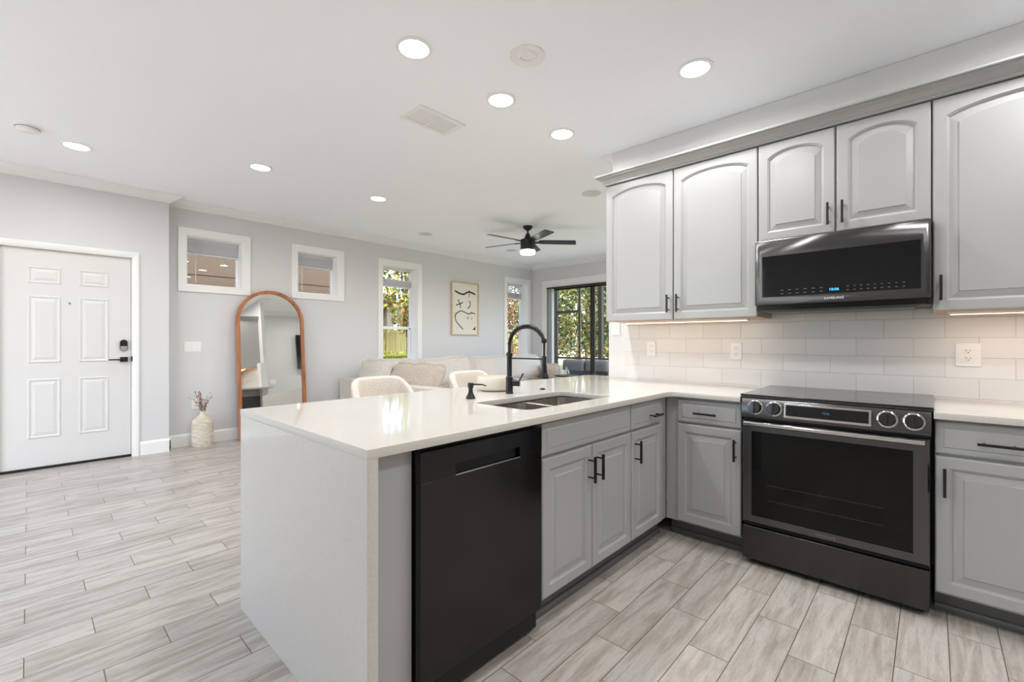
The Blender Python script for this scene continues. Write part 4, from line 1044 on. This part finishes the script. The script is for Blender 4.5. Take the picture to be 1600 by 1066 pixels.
tree('red tinged bush filling the corner window', (9.4, 8.75, GZ), 1.6, [(0, 0, 2.6, 1.0, .7, 1.0), (.1, 0, 1.3, 1.1, .7, 1.1), (-.2, .2, 3.6, .9, .6, .6)], 1500, .11, M.leaf_red, 9, 'bush', .05, 'tall_bush')
k = 0
for (x, y, z0, r, lab) in ((14.0, 10.8, 3.0, 1.5, 'green tree left behind the screened patio'), (17.6, 11.7, 3.0, 1.9, 'green tree in the middle behind the screened patio'), (16.6, 13.8, 3.0, 1.6, 'tree far left behind the screened patio'),
                      (20.5, 12.2, 4.4, 2.0, 'tall tree behind the patio trees'), (14.2, 8.3, 3.0, 1.35, 'tree right behind the screened patio')):
    tree(lab, (x, y, GZ), z0 + 1, [(0, 0, z0, r, r * .8, r * .9), (.3, .5, z0 * .5, r * .8, r * .7, r * .6), (-.4, -.5, z0 * 1.4, r * .8, r * .7, r * .7)], 1300, .19, M.leaf_green, 40 + k); k += 1
struct(B().box(20, 60, -5, 40, GZ, GZ + .02).build('ground_field', M.carpet), 'dry sunlit ground far beyond the patio')
for i, (x, y) in enumerate(((26, 18), (28, 13.0), (24, 23.5), (30, 8.2))):
    tree(('distant tree at the dry field, right of the tall bush', 'distant tree at the dry field, behind the patio posts', 'distant tree at the dry field, leftmost', 'distant tree at the dry field, rightmost')[i], (x, y, GZ), 3.5, [(0, 0, 3.6, 2.2, 2.0, 1.9)], 1200, .3, M.leaf_green, 70 + i)
    bpy.context.view_layer.objects.active = None
# screened patio frame
lf = thing('patio_screen_frame', 'dark bronze frame of the screened patio beyond the slider', 'screen frame', (10.0, 6.8, GZ + .08))
def bar(nm, a, c, w): 
    a, c = Vector(a), Vector(c); b = B(); b.box(min(a.x, c.x) - w / 2, max(a.x, c.x) + w / 2, min(a.y, c.y) - w / 2, max(a.y, c.y) + w / 2, min(a.z, c.z) - (w / 2 if a.z == c.z else 0), max(a.z, c.z) + (w / 2 if a.z == c.z else 0)); return b.build(nm, M.bronze, lf)
zt = 2.75
for y, w in ((.82, .07), (.05, .05), (-.60, .11), (-1.6, .06), (-2.9, .07), (-4.3, .07)): bar('post', (0, y, 0), (0, y, zt), w)
bar('top_beam', (0, -4.4, zt), (0, 1.3, zt), .09); bar('post', (0, 1.28, 0), (0, 1.28, zt), .07)
bar('transom', (0, .05, 2.05), (0, .82, 2.05), .075); bar('chair_rail', (0, -4.4, .80), (0, 1.3, .80), .05)
bar('low_rail', (0, -4.4, .45), (0, -.6, .45), .03); bar('low_rail', (0, -4.4, .12), (0, -.6, .12), .03)
for i in range(12): bar('baluster', (0, -.75 - i * .12, .12), (0, -.75 - i * .12, .80), .016)
bar('roof_beam', (-2.4, .82, zt), (0, .82, zt), .08); bar('roof_beam', (-2.4, -.6, zt), (0, -.6, zt), .08)
# outdoor loveseat
ol = thing('outdoor_loveseat', 'grey cushioned outdoor loveseat on the patio', 'outdoor seat', (8.75, 5.72, GZ + .08), math.radians(8))
B().box(-.35, .35, -.56, .56, .26, .32).box(-.38, -.33, -.60, .60, 0, .60).box(-.35, .35, .56, .60, .0, .56).box(-.35, .35, -.60, -.56, .0, .56).build('seat_frame', M.black, ol)
for s in (-1, 1):
    soft_box(.60, .52, .14, .5, 0, 8, .004, 4 + s).build('seat_cushion', M.patiogrey, ol, smooth=True, loc=(.02, s * .275, .32))
    soft_box(.18, .54, .46, .6, 0, 8, .006, 8 + s).build('back_cushion', M.patiogrey, ol, smooth=True, loc=(-.22, s * .28, .38))
